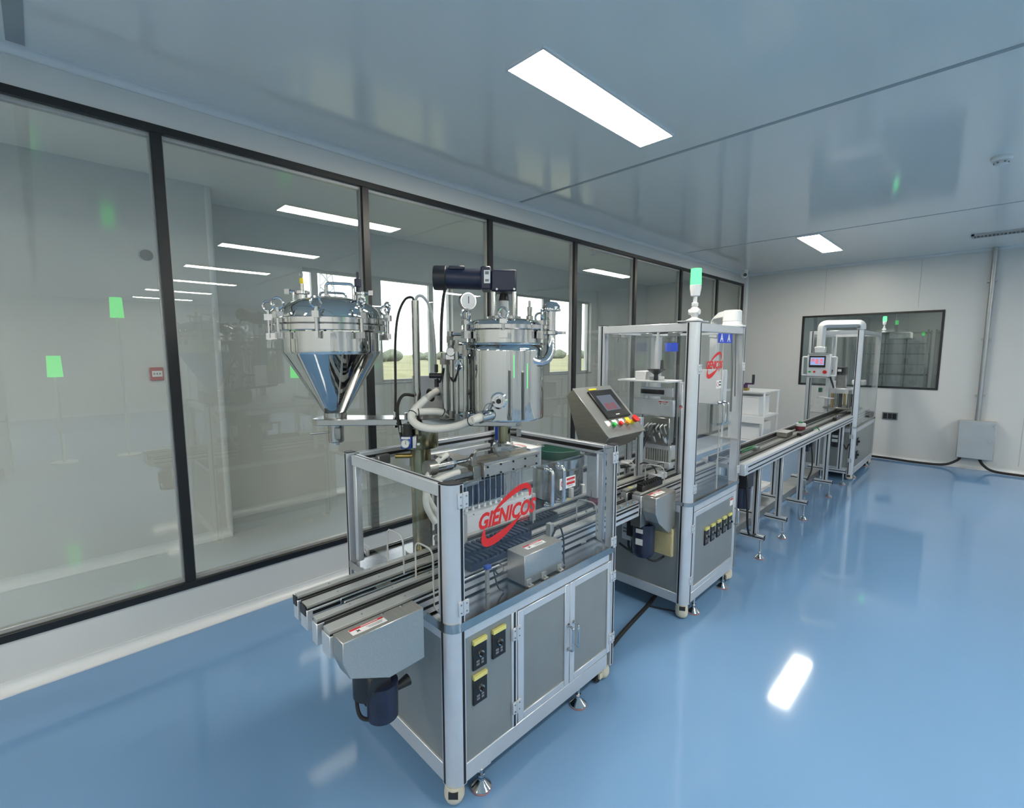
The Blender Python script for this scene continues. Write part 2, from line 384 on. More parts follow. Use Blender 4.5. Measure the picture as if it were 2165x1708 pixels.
# ------------------------------------------------------------------ ceiling lights
def ceiling_light(x, y, L, W, label, group):
    t = thing('ceiling_light', label, 'ceiling light', (x, y, ZC), 0, group)
    a = MB()
    for s in (-1, 1): a.box(x + s * W / 2 - .006, x + s * W / 2 + .006, y - L / 2, y + L / 2, ZC - .012, ZC).box(x - W / 2, x + W / 2, y + s * L / 2 - .006, y + s * L / 2 + .006, ZC - .012, ZC)
    build(a, 'frame', 'white_paint', t)
    build(MB().box(x - W / 2 + .006, x + W / 2 - .006, y - L / 2 + .006, y + L / 2 - .006, ZC - .010, ZC - .002), 'diffuser', 'led', t)
for y in (2.29, 7.05, -2.4):
    for i, x in enumerate((-1.617, .50, 2.53, 4.48, 6.45, 8.4)):
        if (y, i) == (2.29, 0): lab, gr = 'large bright rectangular ceiling panel light above the steel tanks', None
        elif (y, i) == (7.05, 0): lab, gr = 'small bright ceiling panel light near the far wall', None
        elif (y, i) == (7.05, 1): continue
        else:
            o_ = ('first', 'second', 'third', 'fourth', 'fifth', 'sixth')[i]
            lab = {2.29: '%s ceiling panel light from the partition in the tank row, seen mirrored in the glass', 7.05: '%s ceiling panel light from the partition in the far row, seen mirrored', -2.4: '%s ceiling panel light from the partition in the row behind the camera'}[y] % o_
            gr = 'ceiling lights further into the room'
        ceiling_light(x, y, 1.22, .235, lab, gr)
ceiling_light(-3.9, -2.35, 1.22, .235, 'unseen rectangular ceiling panel light added to brighten the corridor left of the picture', None)  # extra panel, added out of view to lift the corridor's brightness
# ------------------------------------------------------------------ ceiling and wall fittings
t = thing('security_camera', 'small white dome security camera in the far ceiling corner', 'camera', (-3.0, 8.4, ZC))
build(MB().lathe([(.05, -.001), (.055, -.03), (.045, -.05), (0, -.05)], (-3.0, 8.4, ZC), 20), 'base', 'white_plastic', t)
build(MB().lathe([(0, -.062), (.03, -.055), (.05, -.03), (.055, 0), (.05, .03), (.03, .05), (0, .055)], (-3.0, 8.39, ZC - .075), 20), 'eyeball', 'white_plastic', t)
build(MB().cyl((-2.975, 8.355, ZC - .085), (-2.958, 8.325, ZC - .09), .026, n=14), 'lens', 'black_plastic', t)
t = thing('smoke_detector', 'round white smoke detector on the ceiling at the right edge', 'detector', (-.06, 4.85, ZC))
build(MB().lathe([(.055, 0), (.058, -.015), (.05, -.03), (0, -.03)], (-.06, 4.85, ZC), 24), 'base', 'white_plastic', t)
build(MB().lathe([(.032, -.031), (.036, -.05), (.02, -.056), (0, -.056)], (-.06, 4.85, ZC), 24), 'sensor_head', 'white_plastic', t)
for k in range(6):
    a = k * pi / 3
    build(MB().bc((-.06 + .035 * cos(a), 4.85 + .035 * sin(a), ZC - .042), (.01, .01, .008)), 'slot', 'print_grey', t)
t = thing('air_vent', 'long grey slotted air vent on the ceiling by the far wall', 'air vent', (.35, 7.85, ZC))
a = MB().box(-.28, 1.0, 7.76, 7.785, ZC - .02, ZC).box(-.28, 1.0, 7.925, 7.95, ZC - .02, ZC).box(-.28, -.255, 7.76, 7.95, ZC - .02, ZC).box(.975, 1.0, 7.76, 7.95, ZC - .02, ZC)
build(a, 'frame', 'gal_steel', t)
for k in range(38): build(MB().box(-.245 + k * .032, -.235 + k * .032, 7.785, 7.925, ZC - .018, ZC - .002), 'louvre', 'gal_steel', t)
t = thing('wall_switchbox', 'grey steel electrical box low on the far wall under the conduit', 'electrical box', (-.07, YF, .16))
build(MB().box(-.25, .11, YF - .15, YF - .001, .16, .67), 'body', 'elec_box', t, .004)
d = build(MB().box(-.245, .105, YF - .162, YF - .1505, .165, .665), 'door', 'elec_box', t, .003)
build(MB().cyl((.06, YF - .17, .42), (.06, YF - .16, .42), .014), 'lock', 'chrome', d)
build(MB().cyl((.085, YF - .17, .62), (.085, YF - .16, .62), .008), 'rivet', 'chrome', d)
t = thing('conduit_pipe', 'grey steel conduit pipe running up the far wall from the electrical box', 'pipe', (-.075, YF - .05, .67))
build(MB().cyl((-.075, YF - .05, .671), (-.075, YF - .05, ZC - .001), .026, n=16), 'pipe', 'gal_steel', t)
for z in (1.0, 1.75, 2.5): build(MB().box(-.125, -.025, YF - .058, YF - .001, z, z + .02), 'clamp', 'gal_steel', t)
tag(build(MB().tube(smooth_path([(-.2, YF - .08, .165), (-.24, YF - .09, .10), (-.38, YF - .12, .028), (-.7, YF - .15, .02), (-.95, YF - .12, .022), (-1.3, YF - .10, .022), (-1.6, YF - .10, .022)], 8), .016, 10), 'power_cable', 'black_rubber'), 'black cable looping left from the electrical box along the far wall', 'cable')
tag(build(MB().tube(smooth_path([(-.02, YF - .08, .165), (.02, YF - .10, .09), (.12, YF - .14, .028), (.35, YF - .17, .02), (.8, YF - .15, .02), (1.5, YF - .12, .02)], 8), .016, 10), 'power_cable', 'black_rubber'), 'black cable running right from the electrical box off the picture', 'cable')
t = thing('wall_socket', 'dark three-gang socket plate on the far wall below its window', 'socket', (-1.01, YF, .585))
build(MB().box(-1.10, -.918, YF - .012, YF - .0005, .585, .695), 'plate', 'print_grey', t, .002)
for k in range(3): build(MB().box(-1.088 + k * .056, -1.042 + k * .056, YF - .018, YF - .0121, .6, .68), 'socket_insert', 'black_plastic', t, .002)
# corridor wall fittings
t = thing('fire_alarm_box', 'small red and white fire alarm box behind the glass partition', 'fire alarm', (-4.6, .63, 1.38))
build(MB().box(-4.599, -4.565, .588, .672, 1.38, 1.482), 'case', 'alarm_red', t, .004)
build(MB().box(-4.5649, -4.560, .598, .662, 1.41, 1.455), 'window_plate', 'label_white', t)
for k in range(3): build(MB().box(-4.5599, -4.558, .606 + k * .018, .616 + k * .018, 1.425, 1.44), 'symbol', 'print_grey', t)
t = thing('wall_speaker', 'round grey wall speaker behind the glass partition', 'speaker', (-4.6, .626, 2.33))
build(MB().cyl((-4.599, .626, 2.333), (-4.575, .626, 2.333), .036, n=24), 'grille', 'alarm_grey', t)
build(MB().torus((-4.578, .626, 2.333), (1, 0, 0), .037, .004, 24, 6), 'rim', 'alarm_grey', t)
for n_, (x, y) in enumerate(((-3.9, 2.05), (-3.9, 5.4))):
    t = thing('sprinkler_head', ('small white ceiling sprinkler seen through the partition above the hopper', 'small white ceiling sprinkler seen through the partition left of the signal lamp')[n_], 'sprinkler', (x, y, ZC))
    build(MB().lathe([(.035, 0), (.035, -.008), (.012, -.012), (.012, -.04), (0, -.04)], (x, y, ZC), 16), 'rosette', 'white_plastic', t)
    build(MB().lathe([(.026, -.041), (.026, -.046), (0, -.046)], (x, y, ZC), 16), 'deflector', 'chrome', t)
# ------------------------------------------------------------------ room behind the far window
struct(MB().box(-4.2, 2.5, 12.5, 12.6, 0, ZC), 'wall_store_back', 'room2_wall')
struct(MB().box(-4.3, -4.2, YF + .06, 12.6, 0, ZC), 'wall_store_left', 'room2_wall')
struct(MB().box(2.4, 2.5, YF + .06, 12.5, 0, ZC), 'wall_store_right', 'room2_wall')
t = thing('ceiling_light', 'small ceiling light in the store room behind the far window', 'ceiling light', (-.1, 10.6, ZC))
build(MB().box(-.25, .05, 10.0, 10.7, ZC - .02, ZC - .002), 'diffuser', 'led', t)
build(MB().box(-.27, .07, 9.98, 10.72, ZC - .012, ZC), 'frame', 'white_paint', t)
def rack(x, y, lab):
    t = thing('storage_rack', lab, 'rack', (x, y, 0), 0, 'steel racks behind the far window')
    for sx in (-.4, .4):
        for sy in (-.25, .25): build(MB().box(x + sx - .013, x + sx + .013, y + sy - .013, y + sy + .013, 0, 1.95), 'upright', 'rack_steel', t)
    for z in (.25, .75, 1.2, 1.55, 1.9): build(MB().box(x - .4, x + .4, y - .25, y + .25, z, z + .014), 'shelf', 'rack_steel', t)
    for sx in (-.14, .14): build(MB().box(x + sx - .008, x + sx + .008, y - .26, y - .2505, .2, 1.93), 'front_rod', 'rack_steel', t)
    for z in (1.38, 1.72): build(MB().box(x - .4, x + .4, y - .258, y - .2505, z, z + .01), 'cross_rod', 'rack_steel', t)
rack(-1.15, 10.4, 'grey steel storage rack at left behind the far window')
rack(-.25, 10.4, 'grey steel storage rack at middle behind the far window')
rack(.65, 10.4, 'grey steel storage rack at right behind the far window')
t = thing('fan_filter_unit', 'white box-shaped air unit hanging behind the far window', 'air unit', (-1.0, 9.9, 1.95))
build(MB().box(-1.2, -.93, 9.75, 10.05, 1.80, 1.905), 'housing', 'white_paint', t, .01)
for sx in (-1.15, -.98): build(MB().cyl((sx, 9.9, 1.906), (sx, 9.9, ZC - .001), .008), 'hanger', 'gal_steel', t)
# ------------------------------------------------------------------ machine building blocks
def rpost(name, parent, xo, yo, sx, sy, z0, z1, w=.06, r=.045, cap=True):
    """corner profile with a rounded outer corner at (xo, yo); sx, sy point outwards"""
    pts = [(0, -w), (-w, -w), (-w, 0)]
    pts += [(-r + r * sin(t), -r + r * cos(t)) for t in [pi / 2 * k / 8 for k in range(9)]]
    m = MB(); n = len(pts); P = [(xo + sx * p[0], yo + sy * p[1]) for p in pts]
    m.add([(p[0], p[1], z0) for p in P] + [(p[0], p[1], z1) for p in P], [tuple(range(n - 1, -1, -1)), tuple(range(n, 2 * n))] + [(i, (i + 1) % n, n + (i + 1) % n, n + i) for i in range(n)])
    o = build(m, name, 'aluminium', parent, ang=50)
    e = .0008
    build(MB().box(xo - sx * .002, xo + sx * e, yo - sy * (r + .0005), yo - sy * (r + .0105), z0 + .004, z1 - .002), 'gasket', 'gasket', o)
    build(MB().box(xo - sx * (r + .0005), xo - sx * (r + .0105), yo - sy * .002, yo + sy * e, z0 + .004, z1 - .002), 'gasket', 'gasket', o)
    if cap:
        P2 = [(xo + sx * p[0] * 1.0, yo + sy * p[1]) for p in pts]
        c = MB().add([(p[0], p[1], z1 + .0002) for p in P2] + [(p[0], p[1], z1 + .004) for p in P2], [tuple(range(n - 1, -1, -1)), tuple(range(n, 2 * n))] + [(i, (i + 1) % n, n + (i + 1) % n, n + i) for i in range(n)])
        build(c, 'end_cap', 'cap_black', o)
    return o
def bar(parent, x0, x1, y0, y1, z0, z1, name='rail', m='aluminium', bev=.002): return build(MB().box(x0, x1, y0, y1, z0, z1), name, m, parent, bev)
def strip(parent, x0, x1, y0, y1, z0, z1, name='slot'): return build(MB().box(x0, x1, y0, y1, z0, z1), name, 'gasket', parent)
def caster(parent, x, y, zt, ang=0.0):
    """cream cup-shaped levelling caster; ang = direction its adjuster window faces"""
    ca, sa = cos(ang), sin(ang); ax, ay = V((ca, sa, 0)), V((-sa, ca, 0)); h = zt
    m = MB().lathe([(0, .004), (.018, .005), (.03, .012), (.036, .026), (.037, .042), (.034, h - .012), (.034, h - .001), (0, h - .001)], (x, y, 0), 28)
    m.obox(V((x, y, .034)) - ax * .03, ax, ay, (0, 0, 1), .04, .046, .03)
    o = build(m, 'caster', 'caster_cream', parent, ang=40)
    c = V((x, y, .0235)) - ax * .047
    build(MB().cyl(c - ay * .013, c + ay * .013, .023, n=22), 'wheel', 'black_rubber', o)
    build(MB().obox(V((x, y, h - .02)) + ax * .024, ax, ay, (0, 0, 1), .026, .034, .024), 'adjuster', 'cap_black', o)
    return o
def foot(parent, x, y, zt, r=.037):
    o = build(MB().lathe([(r, .006), (r, .010), (.012, .034), (.012, .044), (0, .044)], (x, y, 0), 24), 'levelling_foot', 'chrome', parent)
    build(MB().lathe([(r * .98, .0005), (r * 1.02, .004), (r, .0061), (0, .0061)], (x, y, 0), 24), 'rubber_pad', 'pad_orange', o)
    build(MB().cyl((x, y, .044), (x, y, zt), .007, n=12).cyl((x, y, .046), (x, y, .056), .013, n=6), 'stem', 'chrome', o)
    return o
def controller(parent, x, y0, y1, z0, z1, knob=True):
    o = build(MB().box(x, x + .008, y0, y1, z0, z1), 'speed_controller', 'black_plastic', parent, .002)
    h = z1 - z0; yc = (y0 + y1) / 2
    build(MB().box(x, x + .012, y0 + .001, y1 - .001, z1 + .001, z1 + .017), 'name_tag', 'yellow_label', o, .001)
    zk = z1 - h * .42
    build(MB().cyl((x + .008, yc + .003, zk), (x + .014, yc + .003, zk), .0135, .012, n=24), 'dial', 'satin_steel', o)
    build(MB().cyl((x + .014, yc + .003, zk), (x + .024, yc + .003, zk), .0075, .007, n=18), 'knob', 'black_plastic', o)
    for dz in (.66, .78):
        build(MB().box(x + .008, x + .0084, yc - .018, yc - .004, z1 - h * dz - .006, z1 - h * dz + .002), 'print_mark', 'print_grey', o)
        build(MB().box(x + .008, x + .0084, yc + .005, yc + .016, z1 - h * dz - .006, z1 - h * dz + .002), 'print_mark', 'print_grey', o)
    return o
def hinge(parent, x, y, z, sx=1, axis='x', L=.05):
    if axis == 'x': m = MB().box(x, x + .006 * sx, y - .022, y - .002, z - L / 2, z + L / 2).box(x, x + .006 * sx, y + .002, y + .022, z - L / 2, z + L / 2).cyl((x + .006 * sx, y, z - L / 2), (x + .006 * sx, y, z + L / 2), .0045, n=10)
    else: m = MB().box(x - .022, x - .002, y, y + .006 * sx, z - L / 2, z + L / 2).box(x + .002, x + .022, y, y + .006 * sx, z - L / 2, z + L / 2).cyl((x, y + .006 * sx, z - L / 2), (x, y + .006 * sx, z + L / 2), .0045, n=10)
    o = build(m, 'hinge', 'aluminium', parent, .001)
    for a in (-.012, .012):
        for b in (-.014, .014):
            p = (x + .006 * sx, y + a, z + b) if axis == 'x' else (x + a, y + .006 * sx, z + b)
            q = (x + .008 * sx, y + a, z + b) if axis == 'x' else (x + a, y + .008 * sx, z + b)
            build(MB().cyl(p, q, .003, n=8), 'screw', 'machined', o)
    return o
def ring_band(parent, x0, x1, y0, y1, r, z0, z1, th=.004, name='worktop_rim', m='satin_steel'):
    def loop(off):
        P = []; rr = r + off
        for cx_, cy_, a0 in ((x1 - r, y1 - r, 0), (x0 + r, y1 - r, pi / 2), (x0 + r, y0 + r, pi), (x1 - r, y0 + r, 3 * pi / 2)):
            P += [(cx_ + rr * cos(a0 + pi / 2 * k / 6), cy_ + rr * sin(a0 + pi / 2 * k / 6)) for k in range(7)]
        return P
    A, B = loop(0.0005), loop(th); n = len(A)
    vs = [(p[0], p[1], z) for z in (z0, z1) for p in A] + [(p[0], p[1], z) for z in (z0, z1) for p in B]; fs = []
    for i in range(n):
        j = (i + 1) % n
        fs += [(i, n + i, n + j, j), (2 * n + i, 2 * n + j, 3 * n + j, 3 * n + i), (n + i, 3 * n + i, 3 * n + j, n + j), (i, j, 2 * n + j, 2 * n + i)]
    return build(MB().add(vs, fs), name, m, parent, ang=40)
def warn_label(parent, c, u, v, n, w, h, name='warning_label'):
    """white sticker with a red band, on plane u x v around c, normal n"""
    c, u, v, n = V(c), V(u), V(v), V(n)
    o = build(MB().obox(c + n * .0005, u, v, n, w, h, .001), name, 'label_white', parent)
    build(MB().obox(c + n * .0012 + v * h * .32, u, v, n, w * .98, h * .28, .0006), 'red_band', 'label_red', o)
    build(MB().obox(c + n * .0018 + v * h * .32 + u * w * .08, u, v, n, w * .5, h * .08, .0004), 'print_line', 'label_white', o)
    for k in range(3):
        build(MB().obox(c + n * .0012 + v * h * (-.02 - .14 * k) + u * w * .18, u, v, n, w * (.5 - .06 * k), h * .05, .0004), 'print_line', 'print_grey', o)
    build(MB().obox(c + n * .0012 - v * h * .14 - u * w * .3, (u + v).normalized(), (v - u).normalized(), n, h * .42, h * .1, .0005).obox(c + n * .0014 - v * h * .14 - u * w * .3, (u - v).normalized(), (v + u).normalized(), n, h * .42, h * .1, .0005), 'pictogram', 'print_black', o)
    return o
def logo(parent, x, yc, zc, s):
    """red maker's mark on an acrylic door facing +X: word plus a two-part swoosh"""
    w = text('GIENICOS', 'maker_word', 'logo_red', parent, (x, yc, zc - .002 * s), ROT_PX, .076 * s, .30, .0006, .0026 * s, .84)
    a, b, tl = .148 * s, .062 * s, radians(34)
    def arc(t0, t1, w0, w1, wm):
        N = 26; P = []; Q = []
        for k in range(N + 1):
            t = t0 + (t1 - t0) * k / N; kk = k / N
            ww = (w0 * (1 - kk) + w1 * kk) + wm * sin(pi * kk)
            for L, f in ((P, 1), (Q, 1 - ww)):
                ex, ey = a * f * cos(t), b * (f if f == 1 else f - .05) * sin(t)
                if f != 1: ex, ey = (a * cos(t)) * (1 - ww * .7), (b * sin(t)) * (1 - ww * 1.6)
                L.append((ex * cos(tl) - ey * sin(tl), ex * sin(tl) + ey * cos(tl)))
        m = MB()
        for k in range(N):
            vs = [P[k], P[k + 1], Q[k + 1], Q[k]]
            m.add([(x, yc + p[0], zc + p[1]) for p in vs] + [(x + .0008, yc + p[0], zc + p[1]) for p in vs], [(0, 1, 2, 3), (7, 6, 5, 4), (0, 4, 5, 1), (3, 2, 6, 7)])
        return m
    build(arc(radians(118), radians(-32), .02, .08, .19), 'maker_swoosh', 'logo_red', parent)
    build(arc(radians(290), radians(140), .03, .08, .30), 'maker_swoosh', 'logo_red', parent)
    mk = MB()
    for k in range(3): mk.box(x, x + .0007, yc + (.065 + .016 * k) * s, yc + (.077 + .016 * k) * s, zc - .047 * s, zc - .045 * s).box(x, x + .0007, yc + (.065 + .016 * k) * s, yc + (.077 + .016 * k) * s, zc - .035 * s, zc - .033 * s).box(x, x + .0007, yc + (.07 + .016 * k) * s, yc + (.072 + .016 * k) * s, zc - .045 * s, zc - .035 * s)
    build(mk, 'maker_small_print', 'logo_red', parent)
# ------------------------------------------------------------------ filling machine in front
X0, X1, Y0, Y1, ZL, ZT, ZB = -1.965, -1.20, .90, 1.90, .668, 1.165, .072
M1 = thing('filling_machine', 'front aluminium-framed filling machine with grey cabinet and red lettered acrylic doors', 'machine', ((X0 + X1) / 2, (Y0 + Y1) / 2, 0))
for sx, sy in ((1, -1), (1, 1), (-1, -1), (-1, 1)):
    rpost('corner_post', M1, X1 if sx > 0 else X0, Y0 if sy < 0 else Y1, sx, sy, ZB, ZT, *((.06, .045) if (sx, sy) == (1, -1) else (.042, .022)))
xi0, xi1, yi0, yi1 = X0 + .06, X1 - .06, Y0 + .06, Y1 - .06
# upper rails (left end, back, right end)
o = bar(M1, xi0, xi1, Y0 + .012, Y0 + .045, 1.115, 1.16, 'top_rail'); strip(o, xi0, xi1, Y0 + .024, Y0 + .032, 1.16, 1.1606)
o = bar(M1, X0 + .012, X0 + .045, yi0, yi1, 1.115, 1.16, 'top_rail'); strip(o, X0 + .045, X0 + .0456, yi0, yi1, 1.130, 1.143); strip(o, X0 + .024, X0 + .032, yi0, yi1, 1.16, 1.1606)
o = bar(M1, xi0, xi1, Y1 - .045, Y1 - .012, 1.115, 1.16, 'top_rail'); strip(o, xi0, xi1, Y1 - .0456, Y1 - .045, 1.128, 1.146); strip(o, xi0, xi1, Y1 - .032, Y1 - .024, 1.16, 1.1606)
# inner slender profiles of the left end
bar(M1, xi0 + .004, xi0 + .03, Y0 + .015, Y0 + .04, .69, 1.113, 'inner_profile'); bar(M1, xi1 - .03, xi1 - .004, Y0 + .015, Y0 + .04, .69, 1.113, 'inner_profile')
bar(M1, xi1 - .03, xi1 - .004, Y1 - .04, Y1 - .015, .69, 1.113, 'inner_profile')
# worktop and rim
build(MB().box(X0 + .01, X1 - .01, Y0 + .01, Y1 - .01, .655, .670), 'worktop', 'worktop', M1)
ring_band(M1, X0, X1, Y0, Y1, .045, .652, .684)
# cabinet: rails and panels
for a, b in ((ZB, .142), (.614, .652)):
    bar(M1, X1 - .035, X1 - .004, yi0, yi1, a, b, 'cabinet_rail'); bar(M1, X0 + .004, X0 + .035, yi0, yi1, a, b, 'cabinet_rail')
    bar(M1, xi0, xi1, Y0 + .004, Y0 + .035, a, b, 'cabinet_rail'); bar(M1, xi0, xi1, Y1 - .035, Y1 - .004, a, b, 'cabinet_rail')
build(MB().box(xi0, xi1, Y0 + .012, Y0 + .016, .142, .614), 'side_panel', 'sheet_grey', M1)
build(MB().box(xi0, xi1, Y1 - .016, Y1 - .012, .142, .614), 'side_panel', 'sheet_grey', M1)
build(MB().box(X0 + .012, X0 + .016, yi0, yi1, .142, .614), 'back_panel', 'sheet_grey', M1)
build(MB().box(X1 - .012, X1 - .008, yi0, 1.19, .142, .614), 'front_panel', 'sheet_grey', M1)
build(MB().box(xi0, xi1, yi0, yi1, ZB + .005, ZB + .01), 'bottom_panel', 'sheet_grey', M1)
o = bar(M1, X1 - .035, X1 - .004, 1.19, 1.22, .142, .614, 'centre_profile'); strip(o, X1 - .0042, X1 - .0036, 1.2, 1.21, .142, .614)
for k, (a, b, hs) in enumerate(((1.222, 1.541, 1.527), (1.544, 1.862, 1.566))):
    d = MB(); xa, xb = X1 - .02, X1 - .002
    d.box(xa, xb, a, a + .033, .146, .61).box(xa, xb, b - .033, b, .146, .61).box(xa, xb, a + .033, b - .033, .146, .176).box(xa, xb, a + .033, b - .033, .58, .61)
    d = build(d, 'cabinet_door', 'aluminium', M1, .0015)
    build(MB().box(X1 - .014, X1 - .008, a + .034, b - .034, .1765, .5795), 'door_panel', 'sheet_grey', d)
    build(MB().tube(round_path([(X1 - .002, hs, .315), (X1 + .028, hs, .315), (X1 + .028, hs, .424), (X1 - .002, hs, .424)], .016), .0055, 10), 'handle', 'chrome', d)
    for z in (.315, .424): build(MB().cyl((X1 - .002, hs, z), (X1 + .002, hs, z), .01), 'handle_boss', 'chrome', d)
for y, z in ((1.212, .529), (1.212, .224), (1.868, .529), (1.868, .214)): hinge(M1, X1 - .003, y, z)
controller(M1, X1 - .008, .995, 1.06, .478, .574); controller(M1, X1 - .008, 1.088, 1.154, .478, .574); controller(M1, X1 - .008, .995, 1.06, .346, .442)
# acrylic guards
for a, b in ((.962, 1.402), (1.406, 1.858)):
    d = build(MB().box(X1 - .009, X1 - .003, a, b, .69, 1.16), 'acrylic_door', 'acrylic', M1)
    build(MB().box(X1 - .0092, X1 - .0028, a, b, 1.158, 1.1605), 'polished_edge', 'clear_tube', d)
    if a < 1: logo(d, X1 - .0028, 1.166, 1.012, 1.0)
    else:
        L = build(MB().box(X1 - .003, X1 - .0022, 1.463, 1.567, 1.035, 1.083), 'warning_sticker', 'label_white', d)
        build(MB().torus((X1 - .0018, 1.486, 1.06), (1, 0, 0), .014, .0016, 20, 5), 'prohibition_ring', 'label_red', L)
        build(MB().obox((X1 - .0018, 1.486, 1.06), (0, .7, -.7), (0, .7, .7), (1, 0, 0), .027, .003, .0006), 'prohibition_bar', 'label_red', L)
        build(MB().box(X1 - .0022, X1 - .0016, 1.508, 1.562, 1.068, 1.077).box(X1 - .0022, X1 - .0016, 1.508, 1.562, 1.049, 1.06), 'red_print', 'label_red', L)
        build(MB().box(X1 - .0022, X1 - .0016, 1.512, 1.556, 1.063, 1.065).box(X1 - .0022, X1 - .0016, 1.515, 1.55, 1.042, 1.045), 'grey_print', 'print_grey', L)
for y in (1.378, 1.448):
    hd = build(MB().tube(round_path([(X1 - .003, y, .995), (X1 + .032, y, .998), (X1 + .032, y, 1.14), (X1 - .003, y, 1.143)], .02), .0075, 12), 'door_handle', 'chrome', M1)
    for z in (.995, 1.143): build(MB().cyl((X1 - .003, y, z), (X1 + .001, y, z), .012, n=14), 'handle_boss', 'chrome', hd)
for y, z in ((.957, 1.11), (.954, .735), (1.864, 1.11), (1.864, .70)): hinge(M1, X1 - .002, y, z, L=.052)
poly = [(xi0 + .01, .775), (-1.65, .775), (-1.65, .875), (-1.638, .9), (-1.56, .9), (-1.535, .875), (-1.53, .775), (-1.448, .775), (-1.446, .88), (-1.43, .903), (-1.36, .903), (-1.337, .88), (-1.336, .775), (xi1 - .01, .775), (xi1 - .01, 1.112), (xi0 + .01, 1.112)]
e = build(MB().prism(poly, (0, Y0 + .03, 0), (1, 0, 0), (0, 0, 1), .005), 'end_guard', 'acrylic', M1)
for P in (((-1.65, .70), (-1.65, .9), (-1.533, .9), (-1.53, .72)), ((-1.448, .73), (-1.448, .905), (-1.337, .905), (-1.336, .69), (-1.30, .686))):
    build(MB().tube(round_path([(p[0], Y0 + .028, p[1]) for p in P], .035), .0034, 8), 'notch_edge', 'hose_clear', e)
poly = [(xi0 + .01, .69), (-1.66, .69), (-1.66, .86), (-1.26, .86), (-1.26, .69), (xi1 - .01, .69), (xi1 - .01, 1.112), (xi0 + .01, 1.112)]
e = build(MB().prism(poly, (0, Y1 - .03, 0), (1, 0, 0), (0, 0, 1), .005), 'end_guard', 'acrylic', M1)
for P in (((-1.42, .73), (-1.42, .865), (-1.30, .865), (-1.30, .69), (-1.26, .686)),):
    build(MB().tube(round_path([(p[0], Y1 - .035, p[1]) for p in P], .035), .0034, 8), 'notch_edge', 'hose_clear', e)
build(MB().box(X0 + .026, X0 + .031, yi0, yi1, .69, 1.113), 'back_guard', 'acrylic', M1)
# brackets on the back and left rails
for x, y in ((X0 + .06, 1.06), (X0 + .06, 1.78)):
    build(MB().box(x - .012, x + .02, y - .03, y + .03, 1.098, 1.14).cyl((x + .005, y, 1.10), (x + .005, y, 1.07), .009), 'latch_bracket', 'machined', M1, .003)
for x, y, z in ((X1 - .075, Y0 + .045, 1.095), (X0 + .11, Y0 + .045, 1.10), (X0 + .11, Y0 + .045, .73), (X1 - .075, Y0 + .045, .77), (X1 - .075, Y0 + .045, .93)):
    build(MB().bc((x, y, z), (.022, .012, .03)).cyl((x, y - .012, z), (x, y - .004, z), .006, n=8), 'panel_clip', 'frame_alu', M1, .002)
build(MB().cyl((X0 + .07, 1.76, 1.10), (X0 + .07, 1.76, 1.22), .014, n=6).lathe([(.0, .012), (.022, .01), (.026, 0), (.022, -.01), (0, -.012)], (X0 + .105, 1.80, 1.185), 6), 'clamp_knob', 'blue_part', M1)
# cabinet undercarriage
for x, y, a in ((X1 - .035, Y0 + .03, -pi / 4), (X1 - .04, Y1 - .05, pi / 2), (X0 + .035, Y0 + .035, pi), (X0 + .04, Y1 - .05, pi)): caster(M1, x, y, ZB, a)
for x, y in ((X1 - .006, Y0 + .132), (X1 - .006, Y1 - .285), (X0 + .03, Y0 + .145), (X0 + .03, Y1 - .21)): foot(M1, x, y, ZB + .002)
build(MB().box(X1 - .04, X1 - .006, Y0 + .12, Y0 + .18, ZB - .006, ZB + .002), 'foot_plate', 'aluminium', M1)
# ------------------------------------------------------------------ double lane conveyor through the filling machine
CV = thing('twin_lane_conveyor', 'twin-lane aluminium conveyor sticking out of the front filling machine', 'conveyor', (-1.47, 1.44, .67))
cy0, cy1, ct = .56, 2.33, .762
def lane(parent, x0, x1, y0, y1, zt, zb, ox=0, sl=()):
    o = build(MB().box(x0, x1, y0, y1, zb, zt - .014), 'side_rail', 'aluminium', parent, .002)
    build(MB().box(x0 + .006, x1 - .006, y0 + .004, y1, zt - .0135, zt), 'wear_strip', 'frame_alu', o, .001)
    for e_ in (x0 + .0005, x1 - .0055): build(MB().box(e_, e_ + .005, y0 + .004, y1, zt - .0137, zt - .009), 'strip_seal', 'gasket', o)
    for s in (x0, x1):
        d = .0007 if s == x1 else -.0007
        for z in (.25, .62): build(MB().box(s, s + d, y0 + .02, y1 - .01, zb + (zt - zb) * z, zb + (zt - zb) * z + .011), 'slot', 'gasket', o)
    k = y0 + .12
    while k < y1 - .05:
        build(MB().cyl(((x0 + x1) / 2, k, zt), ((x0 + x1) / 2, k, zt + .0012), .0032, n=8), 'screw', 'machined', o); k += .16
    return o
for a, b in ((-1.655, -1.618), (-1.585, -1.53), (-1.468, -1.428), (-1.393, -1.335)):
    off = {-1.655: 0, -1.585: .003, -1.468: .012, -1.393: .012}[a]
    ln = lane(CV, a, b, cy0 - off, cy1, ct, .676)
    if off < .01: build(MB().box(a + .004, b - .004, cy0 - off - .003, cy0 - off - .0002, ct - .034, ct - .002), 'end_cap', 'cap_black', ln)
for a, b in ((-1.617, -1.586), (-1.427, -1.394)):
    build(MB().box(a, b, cy0 + .012, cy1 - .01, .70, .748), 'belt', 'black_rubber', CV)
for a in (-1.518, -1.489):
    build(MB().box(a, a + .009, .665, cy1 - .02, .735, .758), 'guide_bar', 'satin_steel', CV, .002)
build(MB().box(-1.53, -1.468, .8, .86, .70, .752), 'cross_block', 'machined', CV, .003)
build(MB().box(-1.53, -1.468, 1.9, 1.95, .70, .74), 'cross_block', 'machined', CV, .003)
for y in (.98, 1.8): build(MB().box(-1.65, -1.34, y, y + .04, .6702, .676), 'foot_bracket', 'aluminium', CV)
